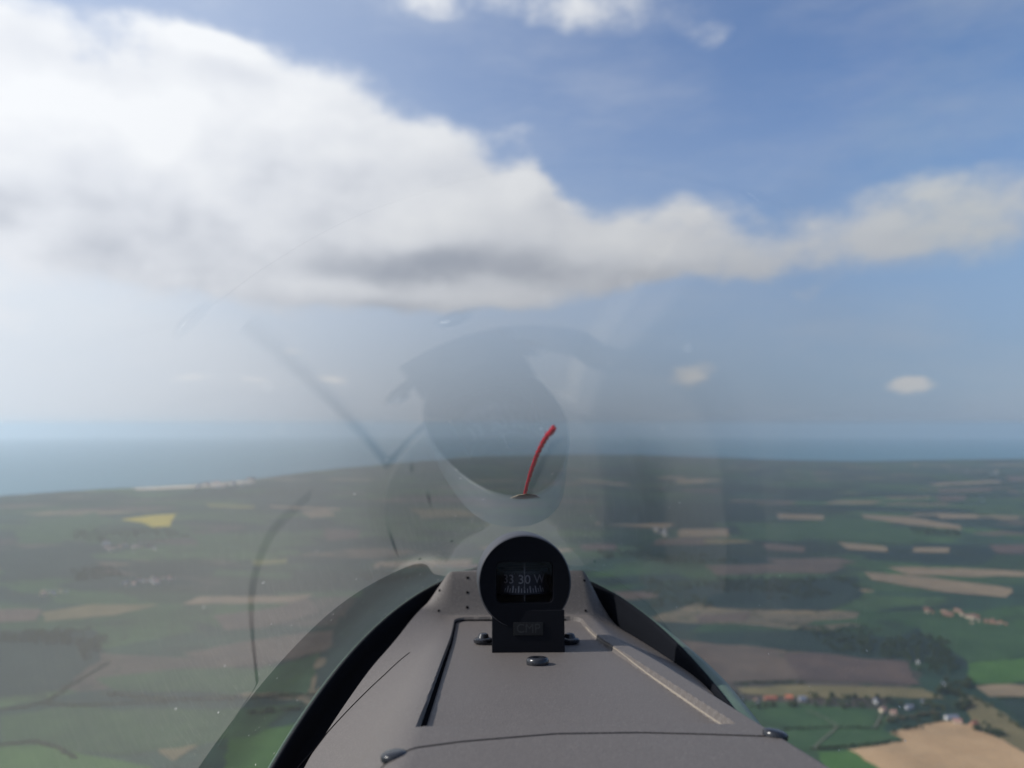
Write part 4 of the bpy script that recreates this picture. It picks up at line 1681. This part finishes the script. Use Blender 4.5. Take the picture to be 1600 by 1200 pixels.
S, Mz, Lg = (11, 8, 5, 4), (15, 9, 5.5, 4.5), (26, 10, 5, 4.5)
NEAR_GROUP = 'village houses at lower right'
NEAR = [
    (1139, 1083, 0.4, Mz, 'w_brick', 'r_brown', 'dark roofed brick house nearest the glare shield at the left end of the row'),
    (1158, 1094, 1.4, S, 'w_white', 'r_slate', 'narrow white gabled house, first white one from the left in the row'),
    (1182, 1098, 1.5, S, 'w_white', 'r_brown', 'white gabled house beside the long dull red roof'),
    (1204, 1094, 0.05, Lg, 'w_brick', 'r_red', 'long brick house with dull red roof at the middle of the row'),
    (1233, 1093, -0.1, Mz, 'w_brick', 'r_orange', 'house with the bright orange roof in the row'),
    (1254, 1095, 0.1, Mz, 'w_grey', 'r_slate', 'bluish slate roofed house at the right end of the row'),
    (1368, 1098, 1.0, Mz, 'w_white', 'r_slate', 'tall white house on its own at the middle of the village'),
    (1380, 1112, 0.5, Mz, 'w_cream', 'r_pink', 'cream house with faded tile roof below the tall white house'),
    (1396, 1116, -0.2, S, 'w_cream', 'r_pink', 'small cream cottage with faded tiles right of the lane'),
    (1421, 1108, 0.2, Mz, 'w_grey', 'r_slate', 'grey house with slate roof between the trees of the village'),
    (1443, 1101, 1.3, S, 'w_white', 'r_slate', 'small white gabled cottage at the right end of the village'),
    (1487, 1124, 0.1, Lg, 'w_white', 'r_slate', 'long low pale barn at the top of the sandy field'),
    (1496, 1131, -0.3, Mz, 'w_cream', 'r_pink', 'pinkish roofed farmhouse at the tip of the sandy field'),
    (1522, 1134, 0.5, Mz, 'w_brick', 'r_red', 'red roofed brick barn at the right side of the farm'),
    (1474, 1072, 1.2, S, 'w_white', 'r_slate', 'lone white cottage by the dark trees left of the bright green field'),
    (1434, 1036, 1.1, S, 'w_white', 'r_slate', 'tiny white house at the corner of the damp ploughed field'),
]
for (u, v, rz, sz, w, r, lab) in NEAR:
    house(u, v, rz, sz, w, r, lab, NEAR_GROUP)


def village(px, n, walls, roofs, label, group, seed, sc=1.0):
    rng = random.Random(seed)
    us = [p[0] for p in px]
    vs = [p[1] for p in px]
    for k in range(n):
        u = rng.uniform(min(us), max(us))
        f = (u - min(us)) / (max(us) - min(us))
        v0 = vs[0] + (vs[-1] - vs[0]) * f
        v = v0 + rng.gauss(0, 1) * 3.0
        house(u, v, rng.uniform(0, 3.1), rng.choice([S, Mz, Lg]), rng.choice(walls), rng.choice(roofs), label, group, 'house', False, sc * rng.uniform(.8, 1.3))


village([(1445, 952), (1575, 978)], 26, ['w_brick', 'w_cream', 'w_brick'], ['r_red', 'r_brown', 'r_brown'],
        'small red roofed house in the strung out village at the right edge', 'houses of the red roofed village', 71, 0.85)
village([(160, 854), (245, 857)], 26, ['w_cream', 'w_grey'], ['r_slate', 'r_brown'],
        'tiny pale house in the hazy hamlet below the yellow rapeseed field', 'houses of the hamlet below the rapeseed', 72, 0.95)
village([(190, 915), (285, 902)], 26, ['w_grey', 'w_cream'], ['r_slate', 'r_pink'],
        'tiny greyish house in the larger village at the far left', 'houses of the village at the far left', 73, 0.8)
village([(60, 925), (110, 928)], 9, ['w_grey', 'w_cream'], ['r_slate', 'r_brown'],
        'tiny pale house at the left end of the larger village', 'houses at the left end of the village', 74, 0.8)
village([(300, 762), (395, 754)], 24, ['w_white', 'w_cream'], ['r_pink', 'r_slate'],
        'tiny white building of the seaside town along the beach', 'buildings of the seaside town', 75, 2.4)
village([(1020, 830), (1045, 834)], 8, ['w_grey', 'w_cream'], ['r_slate', 'r_pink'],
        'tiny grey house by the tan fields right of the canopy reflection', 'houses by the tan fields', 76, 1.3)
village([(1420, 722), (1560, 740)], 12, ['w_white', 'w_cream'], ['r_pink', 'r_slate'],
        'far pale building near the coast at the right', 'far buildings near the right coast', 77, 1.1)

# ------------------------------------------------------------------ haze
HB = 97000.0
zb, zt = -ALT - 95000.0 ** 2 / (2 * R_EARTH) - 8.0, 120.0
hv = [(x, y, z) for z in (zb, zt) for (x, y) in ((-HB, -HB), (HB, -HB), (HB, HB), (-HB, HB))]
haze = add_mesh('haze', hv, [(3, 2, 1, 0), (4, 5, 6, 7), (0, 1, 5, 4), (1, 2, 6, 5), (2, 3, 7, 6), (3, 0, 4, 7)], None)
hm = bpy.data.materials.new('haze_air')
hm.use_nodes = True
ht = NT(hm.node_tree)
ht.n.clear()
ho = ht.new('ShaderNodeOutputMaterial')
pv = ht.new('ShaderNodeVolumePrincipled')
pv.inputs['Color'].default_value = (0.80, 0.92, 1.0, 1)
pv.inputs['Density'].default_value = HAZE_DENSITY
pv.inputs['Anisotropy'].default_value = 0.5
ht.l.new(pv.outputs[0], ho.inputs['Volume'])
haze.data.materials.append(hm)
haze['kind'] = 'stuff'
